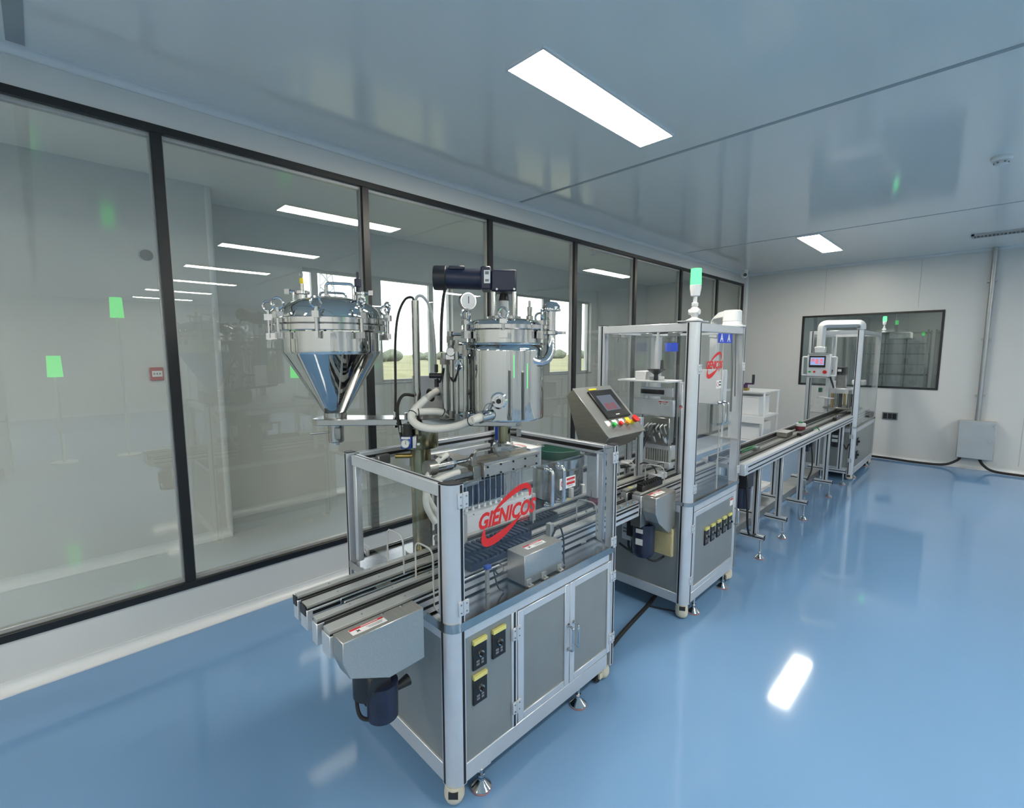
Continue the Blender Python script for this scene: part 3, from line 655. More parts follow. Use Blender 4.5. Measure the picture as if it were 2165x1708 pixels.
for k, y in enumerate((1.95, 2.02, 2.08, 2.16, 2.22, 2.28)):
    build(MB().cyl((-1.345, y, ct), (-1.345, y, ct + .012), .008, n=12), 'cap_nut', 'chrome', CV)
    build(MB().cyl((-1.44, y + .02, ct), (-1.44, y + .02, ct + .01), .006, n=12), 'cap_nut', 'chrome', CV)
for x, y in ((-1.36, 2.0), (-1.555, 2.16), (-1.45, 2.24), (-1.64, 2.08)):
    build(MB().box(x - .014, x + .014, y - .012, y + .012, ct + .0001, ct + .001), 'yellow_mark', 'yellow_label', CV)
# drive cover and motor at the infeed end
poly = [(.558, .755), (.838, .755), (.838, .578), (.706, .572), (.576, .635), (.556, .69)]
dc = build(MB().prism([(p[0], p[1]) for p in poly], (-1.334, 0, 0), (0, 1, 0), (0, 0, 1), .068), 'drive_cover', 'brushed', CV, .002, ang=15)
warn_label(dc, (-1.298, .655, .7552), (0, 1, 0), (-1, 0, 0), (0, 0, 1), .115, .034)
for y in (.72, .79): build(MB().cyl((-1.325, y, .755), (-1.325, y, .759), .0045, n=8), 'screw', 'chrome', dc)
mo = build(MB().box(-1.385, -1.305, .655, .735, .50, .571), 'drive_motor', 'motor_black', CV, .006)
build(MB().cyl((-1.335, .715, .52), (-1.335, .715, .40), .052, .050, n=24), 'motor_body', 'motor_navy', mo)
build(MB().cyl((-1.37, .685, .568), (-1.37, .685, .475), .05, n=24), 'motor_flange', 'motor_black', mo)
build(MB().tube(smooth_path([(-1.375, .66, .52), (-1.375, .645, .47), (-1.36, .65, .415), (-1.335, .685, .405), (-1.33, .73, .43)], 6), .0065, 8), 'motor_lead', 'black_rubber', mo)
build(MB().cyl((-1.335, .765, .47), (-1.335, .815, .475), .012, .02, n=12), 'cable_gland', 'black_plastic', mo)
# ------------------------------------------------------------------ sensor box on the worktop
t = thing('sensor_box', 'brushed steel box with warning label inside the front acrylic doors', 'box', (-1.295, 1.405, .671))
b = build(MB().box(-1.332, -1.232, 1.288, 1.52, .676, .80), 'housing', 'brushed', t, .002)
warn_label(b, (-1.285, 1.40, .8), (0, 1, 0), (-1, 0, 0), (0, 0, 1), .115, .036)
for y in (1.31, 1.40, 1.50):
    build(MB().box(-1.236, -1.214, y - .014, y + .014, .671, .679).box(-1.236, -1.228, y - .014, y + .014, .679, .70).cyl((-1.222, y, .679), (-1.222, y, .686), .005, n=8), 'foot_clamp', 'frame_alu', t, .001)
build(MB().tube(smooth_path([(-1.30, 1.53, .79), (-1.285, 1.56, .84), (-1.27, 1.575, .78), (-1.255, 1.56, .70), (-1.25, 1.56, .675)], 6), .004, 8), 'sensor_lead', 'black_rubber', t)
build(MB().box(-1.325, -1.30, 1.5205, 1.545, .74, .85), 'sensor_bracket', 'frame_alu', t)
# small photo sensor with its lead left of the box
t = thing('photo_sensor', 'small blue photo sensor on a bracket left of the steel box', 'sensor', (-1.30, 1.16, .671))
build(MB().box(-1.312, -1.302, 1.15, 1.165, .671, .775), 'bracket', 'frame_alu', t)
build(MB().box(-1.305, -1.285, 1.135, 1.162, .775, .79), 'sensor_head', 'blue_part', t, .002)
build(MB().tube(smooth_path([(-1.295, 1.16, .782), (-1.275, 1.19, .79), (-1.27, 1.21, .76), (-1.28, 1.19, .745), (-1.285, 1.17, .77), (-1.27, 1.18, .70), (-1.27, 1.21, .675)], 6), .003, 6), 'lead', 'black_rubber', t)
# ------------------------------------------------------------------ black toothed bottle trays on the lane
def tray(name, lab, x0, x1, y0, y1, z0, z1, m='black_plastic', pitch=.026):
    t = thing(name, lab, 'tray', ((x0 + x1) / 2, (y0 + y1) / 2, z0))
    build(MB().box(x0, x1, y0, y1, z0, z1 - .012), 'body', m, t, .002)
    y = y0 + .004
    while y + pitch * .6 < y1:
        build(MB().box(x0, x1, y, y + pitch * .55, z1 - .0118, z1), 'tooth', m, t); y += pitch
    return t
tray('bottle_tray', 'black toothed bottle tray on the lane right of the red lettering', -1.52, -1.475, 1.50, 1.79, .7625, .80)
tray('bottle_tray', 'dark navy toothed bottle tray under the filling nozzles', -1.47, -1.39, 1.13, 1.50, .7625, .815, 'navy_plate')
tray('bottle_tray', 'dark navy toothed bottle tray in front of the other under the nozzles', -1.385, -1.335, 1.10, 1.44, .7625, .80, 'navy_plate')
# ------------------------------------------------------------------ tanks on their swivel column (local frame: x along the arm, y away, z up)
TO, TR = (-1.815, 1.205, 0), radians(45.3)
def L(name, label, cat, u=0.0, w=0.0):
    o = V(TO) + V((u * cos(TR) - w * sin(TR), u * sin(TR) + w * cos(TR), 0))
    return thing(name, label, cat, o, TR)
T = L('tank_column', 'upright steel column with a flat swivel arm carrying both tanks', 'tank stand')
build(MB().cyl((0, 0, .671), (0, 0, 1.165), .046, n=28), 'column', 'column_steel', T)
build(MB().cyl((0, 0, .671), (0, 0, .685), .08, n=28), 'base_flange', 'satin_steel', T)
build(MB().lathe([(.05, 1.166), (.079, 1.168), (.081, 1.172), (.081, 1.262), (.076, 1.268), (.05, 1.275)], (0, 0, 0), 32), 'collar', 'column_steel', T)
build(MB().cyl((-.11, -.03, 1.13), (-.03, -.02, 1.13), .011, n=12), 'locking_pin', 'brass', T)
poly = [(-.47, -.055), (-.44, -.075), (-.12, -.07), (.12, -.07), (.30, -.10), (.44, -.10), (.46, -.07), (.46, .07), (.44, .10), (.30, .10), (.12, .07), (-.12, .07), (-.44, .075), (-.47, .055)]
build(MB().prism(poly, (0, 0, 1.276), (1, 0, 0), (0, 1, 0), .028), 'arm_plate', 'satin_steel', T, .003)
po = build(MB().cyl((-.012, .01, 1.304), (-.012, .01, 1.828), .0165, n=20), 'post', 'satin_steel', T)
build(MB().tube(smooth_path([(-.02, .005, 1.80), (-.02, 0, 1.838), (-.055, 0, 1.83), (-.085, -.01, 1.76), (-.098, -.02, 1.64), (-.10, -.03, 1.45), (-.10, -.05, 1.315)], 7), .0055, 8), 'air_hose', 'black_rubber', po)
build(MB().tube(smooth_path([(-.006, .005, 1.80), (-.003, 0, 1.84), (.025, 0, 1.843), (.055, .01, 1.79), (.068, .02, 1.66), (.072, .03, 1.48)], 7), .0065, 8), 'air_hose', 'hose_clear', po)
build(MB().tube(smooth_path([(-.02, -.02, 1.405), (-.06, -.05, 1.41), (-.082, -.07, 1.37), (-.08, -.08, 1.30), (-.065, -.085, 1.22)], 7), .007, 8), 'air_hose', 'black_rubber', po)
build(MB().cyl((-.10, -.05, 1.312), (-.10, -.05, 1.335), .008, n=12).cyl((-.10, -.05, 1.265), (-.10, -.05, 1.312), .011, n=6).cyl((-.10, -.05, 1.29), (-.085, -.07, 1.285), .006, n=10), 'fitting', 'chrome', T)
r_ = build(MB().box(-.062, -.016, -.125, -.085, 1.182, 1.236), 'regulator', 'blue_part', T, .003)
build(MB().cyl((-.040, -.134, 1.207), (-.040, -.125, 1.207), .0185, n=24), 'gauge_dial', 'label_white', r_)
build(MB().torus((-.040, -.134, 1.207), (0, 1, 0), .0185, .002, 24, 6), 'gauge_rim', 'chrome', r_)
build(MB().obox((-.038, -.1345, 1.211), (1, 0, 0), (0, 1, 0), (0, 0, 1), .002, .001, .016), 'gauge_needle', 'print_black', r_)
build(MB().box(-.058, -.02, -.1255, -.1245, 1.226, 1.235), 'tag', 'label_white', r_)
build(MB().cyl((-.035, -.105, 1.2365), (-.035, -.105, 1.29), .021, .018, n=20), 'valve_knob', 'black_plastic', T)
build(MB().box(-.012, .004, -.12, -.09, 1.185, 1.235).cyl((.006, -.11, 1.20), (.02, -.11, 1.20), .007), 'air_manifold', 'aluminium', T, .002)
for u, z in ((-.07, 1.25), (-.045, 1.305), (.02, 1.25)): build(MB().cyl((u, -.085, z), (u, -.085, z + .03), .007, n=10), 'fitting', 'satin_steel', T)
build(MB().tube(smooth_path([(.0, -.06, 1.35), (.012, -.09, 1.29), (.02, -.10, 1.235)], 6), .006, 8), 'air_hose', 'black_rubber', T)
build(MB().box(-.065, .125, .16, .17, 1.306, 1.485), 'backing_plate', 'white_paint', T, .002)
build(MB().box(-.02, .08, .105, .159, 1.306, 1.33), 'plate_foot', 'satin_steel', T)
# ---- cone hopper
hu = -.385
Hq = L('cone_hopper', 'polished conical steel hopper tank at left with eyebolt clamps round its lid', 'tank', hu, 0)
build(MB().lathe([(.046, 1.3045), (.046, 1.326), (.049, 1.3285), (.0517, 1.333), (.0528, 1.335), (.2035, 1.589), (.2047, 1.591), (.2068, 1.597), (.2075, 1.602), (.2075, 1.604), (.2075, 1.684)], (0, 0, 0), 64), 'body', 'mirror_steel', Hq, ang=40)
build(MB().lathe([(.205, 1.688), (.238, 1.688), (.241, 1.691), (.241, 1.712), (.238, 1.715), (.2, 1.715)], (0, 0, 0), 64), 'lower_flange', 'chrome', Hq, ang=25)
build(MB().lathe([(.2, 1.717), (.236, 1.717), (.239, 1.720), (.239, 1.740), (.234, 1.744), (.2, 1.744)], (0, 0, 0), 64), 'upper_flange', 'chrome', Hq, ang=25)
lid = build(MB().lathe([(.212, 1.744), (.21, 1.762), (.2, 1.785), (.18, 1.805), (.14, 1.823), (.08, 1.837), (0, 1.843)], (0, 0, 0), 64), 'lid', 'mirror_steel', Hq, ang=25)
build(MB().lathe([(.036, 1.305), (.050, 1.3055), (.050, 1.327), (.036, 1.3275)], (0, 0, 0), 32), 'neck_ring', 'satin_steel', Hq)
for k in range(9):
    a = radians(-90 + 8 + 40 * k); ca, sa = cos(a), sin(a); rd = V((ca, sa, 0)); c = rd * .252
    tang = V((-sa, ca, 0)); spin = a + (.9 if k % 2 else 0)
    cl = build(MB().obox(c + V((0, 0, 1.748)), rd, tang, (0, 0, 1), .032, .026, .026).cyl(c + V((0, 0, 1.66)), c + V((0, 0, 1.735)), .0075, n=12)
               .obox(rd * .245 + V((0, 0, 1.668)), rd, tang, (0, 0, 1), .04, .012, .026).cyl(c + V((0, 0, 1.76)), c + V((0, 0, 1.778)), .009, n=12), 'swing_clamp', 'chrome', Hq)
    build(MB().torus(c + V((0, 0, 1.795)), (cos(spin + .8), sin(spin + .8), 0), .0215, .0055, 20, 8), 'eye_nut', 'chrome', cl)
for (u0, u1, w, zt, r) in ((-.002, .118, -.045, 1.897, .0065), (-.075, .045, .07, 1.872, .0055)):
    build(MB().tube(round_path([(u0, w, 1.825), (u0, w, zt), (u1, w, zt - .006), (u1, w, 1.815)], .02), r, 10), 'handle', 'chrome', lid)
# fittings on the lid
v1 = build(MB().lathe([(.026, 1.80), (.026, 1.845), (.03, 1.848), (.03, 1.858), (.026, 1.861), (0, 1.861)], (.145, -.02, 0), 24), 'clamp_ferrule', 'chrome', Hq)
build(MB().lathe([(.009, 1.861), (.009, 1.882), (.015, 1.884), (.015, 1.915), (.012, 1.918), (.006, 1.92), (.006, 1.944), (.003, 1.948), (0, 1.948)], (.13, -.02, 0), 16), 'relief_valve', 'motor_navy', v1)
build(MB().cyl((.15, -.03, 1.853), (.20, -.05, 1.853), .007, n=10).obox((.196, -.05, 1.853), (1, 0, 0), (0, 1, 0), (0, 0, 1), .02, .014, .02), 'wing_nut', 'chrome', v1)
v2 = build(MB().lathe([(.022, 1.80), (.022, 1.852), (.032, 1.855), (.032, 1.867), (.022, 1.870), (0, 1.87)], (-.125, .0, 0), 24), 'clamp_ferrule', 'chrome', Hq)
build(MB().cyl((-.19, -.02, 1.863), (-.10, 0, 1.863), .008, n=10).obox((-.18, -.02, 1.863), (1, 0, 0), (0, 1, 0), (0, 0, 1), .022, .016, .022).cyl((-.15, -.03, 1.81), (-.15, -.03, 1.86), .005, n=8), 'wing_nut', 'chrome', v2)
build(MB().cyl((-.125, 0, 1.8705), (-.125, 0, 1.90), .009, n=14), 'relief_valve', 'satin_steel', v2)
build(MB().cyl((-.125, 0, 1.9002), (-.125, 0, 1.924), .0085, n=14), 'yellow_tag', 'btn_yellow', v2)
build(MB().torus((-.125, 0, 1.938), (.5, 1, 0), .0095, .0018, 16, 6), 'pull_ring', 'chrome', v2)
vb = build(MB().lathe([(.03, 1.19), (.034, 1.195), (.034, 1.27), (.03, 1.275), (0, 1.2755)], (0, 0, 0), 28), 'outlet_valve', 'satin_steel', Hq)
build(MB().box(.004, .034, -.036, -.006, 1.208, 1.262).cyl((.012, -.02, 1.19), (.012, -.02, 1.208), .012, n=12), 'valve_block', 'machined', vb, .003)
build(MB().cyl((-.03, -.01, 1.238), (-.105, -.03, 1.232), .0045, n=10), 'lever', 'machined', vb)
build(MB().cyl((.006, -.02, 1.186), (.02, -.02, 1.186), .006, n=10), 'drain_nut', 'chrome', vb)
# ---- mixing tank
tu = .385
K = L('mixing_tank', 'polished cylindrical steel mixing tank with dark motor on top', 'tank', tu, 0)
body = build(MB().lathe([(.0, 1.3045), (.172, 1.3045), (.1765, 1.307), (.178, 1.312), (.178, 1.314), (.178, 1.603), (.178, 1.605), (.1765, 1.612), (.172, 1.622), (.168, 1.628)], (0, 0, 0), 64), 'body', 'mirror_steel', K, ang=40)
build(MB().lathe([(.15, 1.6282), (.186, 1.629), (.188, 1.633), (.186, 1.638), (.15, 1.639)], (0, 0, 0), 64), 'shoulder_ring', 'chrome', K)
build(MB().lathe([(.166, 1.639), (.166, 1.692)], (0, 0, 0), 64), 'upper_shell', 'mirror_steel', K)
build(MB().lathe([(.15, 1.6925), (.184, 1.693), (.188, 1.697), (.188, 1.713), (.184, 1.717), (.15, 1.7175)], (0, 0, 0), 64), 'cover_ring', 'chrome', K)
build(MB().lathe([(.178, 1.7176), (.17, 1.728), (.14, 1.738), (.09, 1.745), (0, 1.747)], (0, 0, 0), 64), 'cover', 'mirror_steel', K, ang=25)
for k in range(6):
    a = radians(-100 + 60 * k + 10); rd = V((cos(a), sin(a), 0)); tg = V((-sin(a), cos(a), 0)); c = rd * .187
    cl = build(MB().obox(c + V((0, 0, 1.672)), rd, tg, (0, 0, 1), .03, .034, .03).cyl(c + V((0, 0, 1.66)), c + V((0, 0, 1.735)), .007, n=10).obox(c + V((0, 0, 1.724)), rd, tg, (0, 0, 1), .03, .03, .018), 'swing_clamp', 'chrome', K)
    build(MB().torus(c + V((0, 0, 1.757)), (cos(a + .5), sin(a + .5), 0), .021, .0055, 20, 8), 'eye_nut', 'chrome', cl)
# motor stand and geared motor
for du, dw in ((-.045, -.045), (.045, -.045), (-.045, .045), (.045, .045)):
    build(MB().cyl((du, dw, 1.745), (du, dw, 1.858), .011, n=14), 'stand_post', 'chrome', K)
build(MB().lathe([(.075, 1.745), (.075, 1.755), (0, 1.755)], (0, 0, 0), 28), 'stand_base', 'satin_steel', K)
sh = build(MB().cyl((0, 0, 1.755), (0, 0, 1.825), .02, n=18), 'shaft_coupling', 'white_plastic', K)
build(MB().cyl((0, 0, 1.8255), (0, 0, 1.856), .024, .018, n=18), 'coupling_hub', 'black_plastic', sh)
gm = build(MB().box(-.055, .055, -.055, .055, 1.859, 1.952), 'gearbox', 'motor_navy', K, .008, seg=2)
build(MB().box(-.10, -.0555, -.06, .06, 1.868, 1.966), 'adapter_block', 'motor_navy', gm, .006)
mt = build(MB().cyl((-.1005, 0, 1.918), (-.255, 0, 1.924), .046, n=28), 'motor', 'motor_navy', K)
build(MB().lathe([(.0, 0), (.052, 0), (.054, .01), (.054, .052), (.05, .055), (0, .055)], (-.308, 0, 1.925), 28, (1, 0, -.02)), 'fan_cowl', 'motor_black', mt)
build(MB().box(-.24, -.17, -.035, .01, 1.955, 1.972), 'terminal_box', 'motor_navy', mt, .004)
build(MB().box(-.085, -.058, -.0612, -.0601, 1.893, 1.948), 'rating_plate', 'label_white', gm)
build(MB().box(-.08, -.064, -.0616, -.0612, 1.90, 1.91).box(-.08, -.064, -.0616, -.0612, 1.93, 1.943), 'plate_print', 'print_grey', gm)
for u, z in ((-.03, 1.868), (.045, 1.868)): build(MB().cyl((u, -.056, z), (u, -.062, z), .005, n=8), 'bolt', 'chrome', gm)
build(MB().tube(smooth_path([(-.255, -.03, 1.885), (-.262, -.06, 1.82), (-.268, -.08, 1.72), (-.27, -.09, 1.6)], 6), .007, 8), 'motor_cable', 'black_rubber', mt)
# pressure gauge
ga = build(MB().cyl((-.150, -.085, 1.815), (-.163, -.06, 1.815), .036, n=28), 'pressure_gauge', 'chrome', K)
gd = V((.46, -.885, 0)).normalized()
build(MB().cyl(V((-.150, -.085, 1.815)), V((-.150, -.085, 1.815)) + gd * .002, .032, n=28), 'gauge_dial', 'label_white', ga)
build(MB().obox(V((-.149, -.088, 1.82)) , (.885, .46, 0), gd, (0, 0, 1), .003, .001, .03), 'gauge_needle', 'print_black', ga)
build(MB().cyl((-.157, -.07, 1.72), (-.157, -.07, 1.78), .008, n=10), 'gauge_stem', 'chrome', ga)
# breather pipe with mushroom cap, U bend into the shoulder
bp = build(MB().tube(smooth_path([(.205, -.06, 1.78), (.205, -.06, 1.66), (.203, -.07, 1.60), (.18, -.085, 1.563), (.14, -.10, 1.557), (.105, -.115, 1.575), (.092, -.12, 1.61), (.09, -.115, 1.63)], 7), .0195, 16), 'breather_pipe', 'chrome', K, ang=60)
build(MB().lathe([(.0195, 1.772), (.040, 1.774), (.041, 1.779), (.037, 1.797), (.024, 1.811), (0, 1.816)], (.205, -.06, 0), 28), 'breather_cap', 'mirror_steel', bp)
build(MB().lathe([(.024, 1.672), (.03, 1.675), (.03, 1.688), (.024, 1.691), (.02, 1.691), (.02, 1.672)], (.205, -.06, 0), 24).cyl((.23, -.07, 1.681), (.265, -.085, 1.681), .006).obox((.255, -.08, 1.681), (1, 0, 0), (0, 1, 0), (0, 0, 1), .012, .022, .012), 'pipe_clamp', 'chrome', bp)
build(MB().box(.15, .205, -.066, -.054, 1.70, 1.712).box(.15, .205, -.066, -.054, 1.672, 1.684), 'pipe_bracket', 'satin_steel', bp)
build(MB().lathe([(.016, 1.745), (.016, 1.76), (.010, 1.763), (.012, 1.80), (.006, 1.802), (.006, 1.828), (0, 1.828)], (.115, .03, 0), 14), 'safety_valve', 'satin_steel', K)
# vertical sight tubes on the tank's left
for i, (u, w, r, z0, z1) in enumerate(((-.257, -.06, .0165, 1.34, 1.545), (-.225, -.09, .010, 1.345, 1.60), (-.20, -.115, .009, 1.335, 1.60), (-.165, -.125, .008, 1.345, 1.58), (-.24, -.01, .012, 1.31, 1.64))):
    tb = build(MB().cyl((u, w, z0), (u, w, z1), r, n=16), 'sight_tube', 'satin_steel', K)
    build(MB().cyl((u, w, z1), (u, w, z1 + .028), r * 1.5, n=6).cyl((u, w, z1 + .028), (u, w, z1 + .05), r * 1.15, n=12), 'union_nut', 'machined', tb)
    build(MB().cyl((u, w, z0 - .03), (u, w, z0), r * 1.5, n=6).cyl((u, w, z0 - .034), (u, w, z0 - .03), r * 1.8, n=12), 'union_nut', 'machined', tb)
    e = V((u, w, 0)).normalized() * .165
    build(MB().cyl((u, w, z1 + .035), (e.x, e.y, z1 + .035), r * .7, n=10).cyl((u, w, z0 - .015), (e.x, e.y, z0 - .015), r * .7, n=10), 'elbow', 'chrome', tb)
build(MB().box(-.25, -.21, -.11, -.075, 1.565, 1.59).cyl((-.225, -.12, 1.60), (-.225, -.10, 1.60), .02, n=16).cyl((-.19, -.14, 1.545), (-.19, -.125, 1.545), .016, n=16), 'valve_cluster', 'chrome', K, .003)
build(MB().cyl((-.195, -.14, 1.52), (-.19, -.13, 1.565), .01, n=8).torus((-.19, -.142, 1.535), (0, 1, 0), .012, .004, 16, 6), 'valve_lever', 'chrome', K)
build(MB().cyl((-.33, -.03, 1.495), (-.26, -.05, 1.495), .012, n=14).cyl((-.30, -.04, 1.51), (-.30, -.04, 1.545), .008).cyl((-.30, -.04, 1.445), (-.30, -.04, 1.48), .01), 'level_sensor', 'motor_black', K)
build(MB().tube(smooth_path([(-.295, -.045, 1.48), (-.28, -.07, 1.47), (-.262, -.085, 1.53)], 6), .0045, 8).tube(smooth_path([(-.235, -.085, 1.50), (-.215, -.12, 1.475), (-.195, -.145, 1.51), (-.188, -.145, 1.545)], 6), .0045, 8), 'sensor_lead', 'black_rubber', K)
# sight glass and heater socket on the front of the tank
sg = build(MB().lathe([(.0, 0), (.036, 0), (.036, .006), (.028, .012), (.0, .012)], (-.02, -.176, 1.398), 32, (0, -1, 0)), 'sight_glass', 'chrome', K)
build(MB().lathe([(.018, .012), (.016, .03), (0, .03)], (-.02, -.176, 1.398), 24, (0, -1, 0)), 'glass_socket', 'chrome', sg)
build(MB().lathe([(.011, .03), (.010, .038), (0, .038)], (-.02, -.176, 1.398), 20, (0, -1, 0)), 'glass_plug', 'black_plastic', sg)
hs = build(MB().cyl((-.055, -.165, 1.337), (-.098, -.215, 1.332), .026, n=24), 'heater_socket', 'chrome', K)
build(MB().cyl((-.096, -.213, 1.332), (-.128, -.243, 1.325), .019, .017, n=18), 'socket_cap', 'hose_white', hs)
build(MB().tube(smooth_path([(-.085, -.20, 1.355), (-.07, -.21, 1.385), (-.04, -.205, 1.392)], 6), .0022, 6).tube(smooth_path([(-.065, -.185, 1.36), (-.055, -.20, 1.385), (-.035, -.205, 1.39)], 6), .0022, 6), 'heater_wire', 'print_grey', hs)
# outlet pipe under the arm and plastic wrapped joint
ot = build(MB().cyl((0, -.02, 1.2755), (0, -.02, 1.19), .027, n=24), 'outlet_pipe', 'column_steel', K)
build(MB().cyl((.03, -.03, 1.245), (.06, -.04, 1.245), .012, n=14).box(.055, .075, -.055, -.03, 1.225, 1.26), 'outlet_valve', 'machined', ot)
wr = MB(); random.seed(11); n1, n2 = 18, 9
for j in range(n2):
    t = j / (n2 - 1); z = 1.20 - .075 * t; rr = .030 + .022 * sin(pi * min(1, t * 1.15)) if t < .95 else .02
    wr.v += [V(((rr * random.uniform(.86, 1.14)) * cos(2 * pi * i / n1) - .005, (rr * random.uniform(.86, 1.14)) * sin(2 * pi * i / n1) - .02, z)) for i in range(n1)]
for j in range(n2 - 1): wr.f += [(j * n1 + i, j * n1 + (i + 1) % n1, (j + 1) * n1 + (i + 1) % n1, (j + 1) * n1 + i) for i in range(n1)]
tag(build(wr, 'film_wrap', 'film', K, ang=20), 'crumpled clear plastic film')
# white insulated hoses draped in front
def hose(name, lab, pts, r, parent_loc, m='hose_white', bands=()):
    t = L(name, lab, 'hose'); P = smooth_path(pts, 8)
    build(MB().tube(P, r, 14), 'hose', m, t, ang=60)
    for k in bands:
        p, q = P[k], P[k + 1]; d = (q - p).normalized()
        build(MB().torus(p, d, r + .001, .0022, 18, 6), 'cable_tie', 'black_plastic', t)
    return t
hose('insulated_hose', 'thick white insulated hose sagging from post to the tank heater', [(.05, -.11, 1.40), (.01, -.13, 1.36), (-.005, -.16, 1.325), (.03, -.19, 1.295), (.09, -.20, 1.283), (.17, -.21, 1.29), (.23, -.225, 1.31), (.262, -.24, 1.324)], .0165, None, bands=(12, 52))
hose('insulated_hose', 'short white insulated hose looping back to the sight tubes', [(-.005, -.14, 1.342), (.03, -.13, 1.345), (.075, -.10, 1.343), (.115, -.075, 1.335), (.14, -.06, 1.315)], .016, None, bands=(6, 24))
hose('insulated_hose', 'white insulated hose stub rising behind the post into a dark ring', [(0, -.10, 1.355), (.03, -.06, 1.385), (.06, -.02, 1.41), (.075, .02, 1.42)], .016, None)
rg = L('hose_grommet', 'dark ring grommet around a white hose on the white plate', 'grommet')
build(MB().torus((.05, .0, 1.405), (.8, .6, .2), .024, .007, 24, 8), 'ring', 'black_rubber', rg)
build(MB().cyl((.045, .02, 1.405), (.06, .158, 1.40), .01, n=12), 'stem', 'black_rubber', rg)
bk = L('dark_pump', 'dark cylindrical pump standing beside the tank column', 'pump', .10, .05)
build(MB().cyl((0, 0, .672), (0, 0, .93), .052, n=24), 'body', 'motor_black', bk)
build(MB().cyl((0, 0, .9302), (0, 0, .985), .044, .03, n=24), 'cap', 'motor_black', bk)
build(MB().cyl((-.03, -.055, .74), (-.03, -.075, .74), .015, n=12), 'port', 'machined', bk)
# ------------------------------------------------------------------ filling head above the lane
FH = thing('liquid_dispenser', 'steel filling head block with a row of thin nozzles over the lane', 'dispenser', (-1.56, 1.45, .93))
fx0, fx1, fy0, fy1 = -1.60, -1.50, 1.315, 1.672
hb = build(MB().box(fx0, fx1, fy0, fy1, 1.060, 1.112), 'manifold', 'brushed', FH, .002)
build(MB().box(fx0, fx0 + .012, fy0, fy1, 1.1125, 1.132).box(fx1 - .03, fx1, fy0, fy1, 1.1125, 1.124), 'top_lip', 'brushed', hb)
build(MB().box(fx0 + .012, fx1 - .03, fy0, fy1, 1.1123, 1.116), 'top_plate', 'brushed_dark', hb)
for k in range(5):
    for z in (1.068, 1.104): build(MB().cyl((fx1, fy0 + .02 + k * .078, z), (fx1 + .004, fy0 + .02 + k * .078, z), .005, n=8), 'screw', 'black_plastic', hb)
build(MB().tube(round_path([(-1.58, 1.33, 1.13), (-1.58, 1.33, 1.165), (-1.58, 1.45, 1.165), (-1.58, 1.45, 1.13)], .015), .005, 8), 'lift_handle', 'machined', FH)
build(MB().box(-1.555, -1.515, 1.268, 1.3148, 1.045, 1.115), 'end_block', 'brushed_dark', FH, .002)
build(MB().box(-1.555, -1.51, 1.20, 1.29, 1.035, 1.06), 'cam_plate', 'machined', FH, .002)
ac = build(MB().cyl((-1.56, 1.10, 1.135), (-1.56, 1.18, 1.135), .026, n=20), 'actuator', 'satin_steel', FH)
build(MB().cyl((-1.56, 1.18, 1.135), (-1.56, 1.20, 1.135), .020, n=6).cyl((-1.56, 1.20, 1.135), (-1.56, 1.275, 1.135), .0085, n=12).cyl((-1.56, 1.272, 1.135), (-1.56, 1.292, 1.135), .013, n=10), 'piston_rod', 'chrome', ac)
build(MB().cyl((-1.56, 1.06, 1.135), (-1.56, 1.0995, 1.135), .032, n=20), 'actuator_cap', 'machined', ac)
for y in (1.12, 1.16): build(MB().cyl((-1.545, y, 1.155), (-1.545, y, 1.178), .006), 'port', 'machined', ac)
build(MB().box(-1.59, -1.52, 1.08, 1.27, 1.075, 1.095), 'actuator_base', 'machined', FH, .002)
build(MB().prism([(1.275, 1.06), (1.305, 1.06), (1.305, 1.14), (1.292, 1.165), (1.275, 1.15)], (-1.555, 0, 0), (0, 1, 0), (0, 0, 1), .022), 'lever_arm', 'machined', FH, .002)
build(MB().box(-1.93, -1.60, 1.34, 1.44, 1.075, 1.095), 'support_beam', 'brushed', FH, .002)
build(MB().box(-1.945, -1.905, 1.2, 1.72, 1.06, 1.10), 'support_rail', 'aluminium', FH, .002)
for k in range(11):
    y = 1.228 + k * .0335
    nz = build(MB().cyl((-1.515, y, .94), (-1.515, y, 1.0605), .0028, n=8), 'nozzle', 'chrome', FH)
    build(MB().cyl((-1.515, y, .9275), (-1.515, y, .943), .0075, .0055, n=10), 'nozzle_tip', 'white_plastic', nz)
build(MB().box(-1.535, -1.485, 1.20, 1.62, .912, .9272), 'nozzle_bar', 'white_paint', FH, .001)
build(MB().box(-1.49, -1.484, 1.185, 1.545, .845, .9118), 'front_plate', 'white_paint', FH, .001)
for y in (1.24, 1.55): build(MB().cyl((-1.485, y, .92), (-1.482, y, .92), .003, n=8), 'screw', 'print_grey', FH)
build(MB().box(-1.575, -1.56, 1.15, 1.49, .935, 1.0598), 'navy_backing', 'navy_plate', FH)  # plain navy sheet with raised bars behind the nozzles
for k in range(4): build(MB().box(-1.5595, -1.553, 1.255 + k * .062, 1.283 + k * .062, .935, 1.0595), 'navy_bar', 'navy_plate', FH)
for y in (1.18, 1.60): build(MB().box(-1.50, -1.478, y, y + .022, .763, .93), 'height_post', 'frame_alu', FH, .002)
hq = thing('feed_hose', 'white flexible hose curving from the filling head actuator down behind the corner post', 'hose', (-1.56, 1.1, 1.0))
build(MB().tube(smooth_path([(-1.55, 1.157, 1.18), (-1.55, 1.109, 1.158), (-1.55, 1.069, 1.117), (-1.55, 1.045, 1.073), (-1.55, 1.06, 1.015), (-1.55, 1.098, .943), (-1.56, 1.13, .88)], 8), .0125, 12), 'hose', 'hose_white', hq, ang=60)
hq = thing('feed_hose', 'white flexible hose lying over the left end rail beside the head', 'hose', (-1.5, 1.1, 1.0))
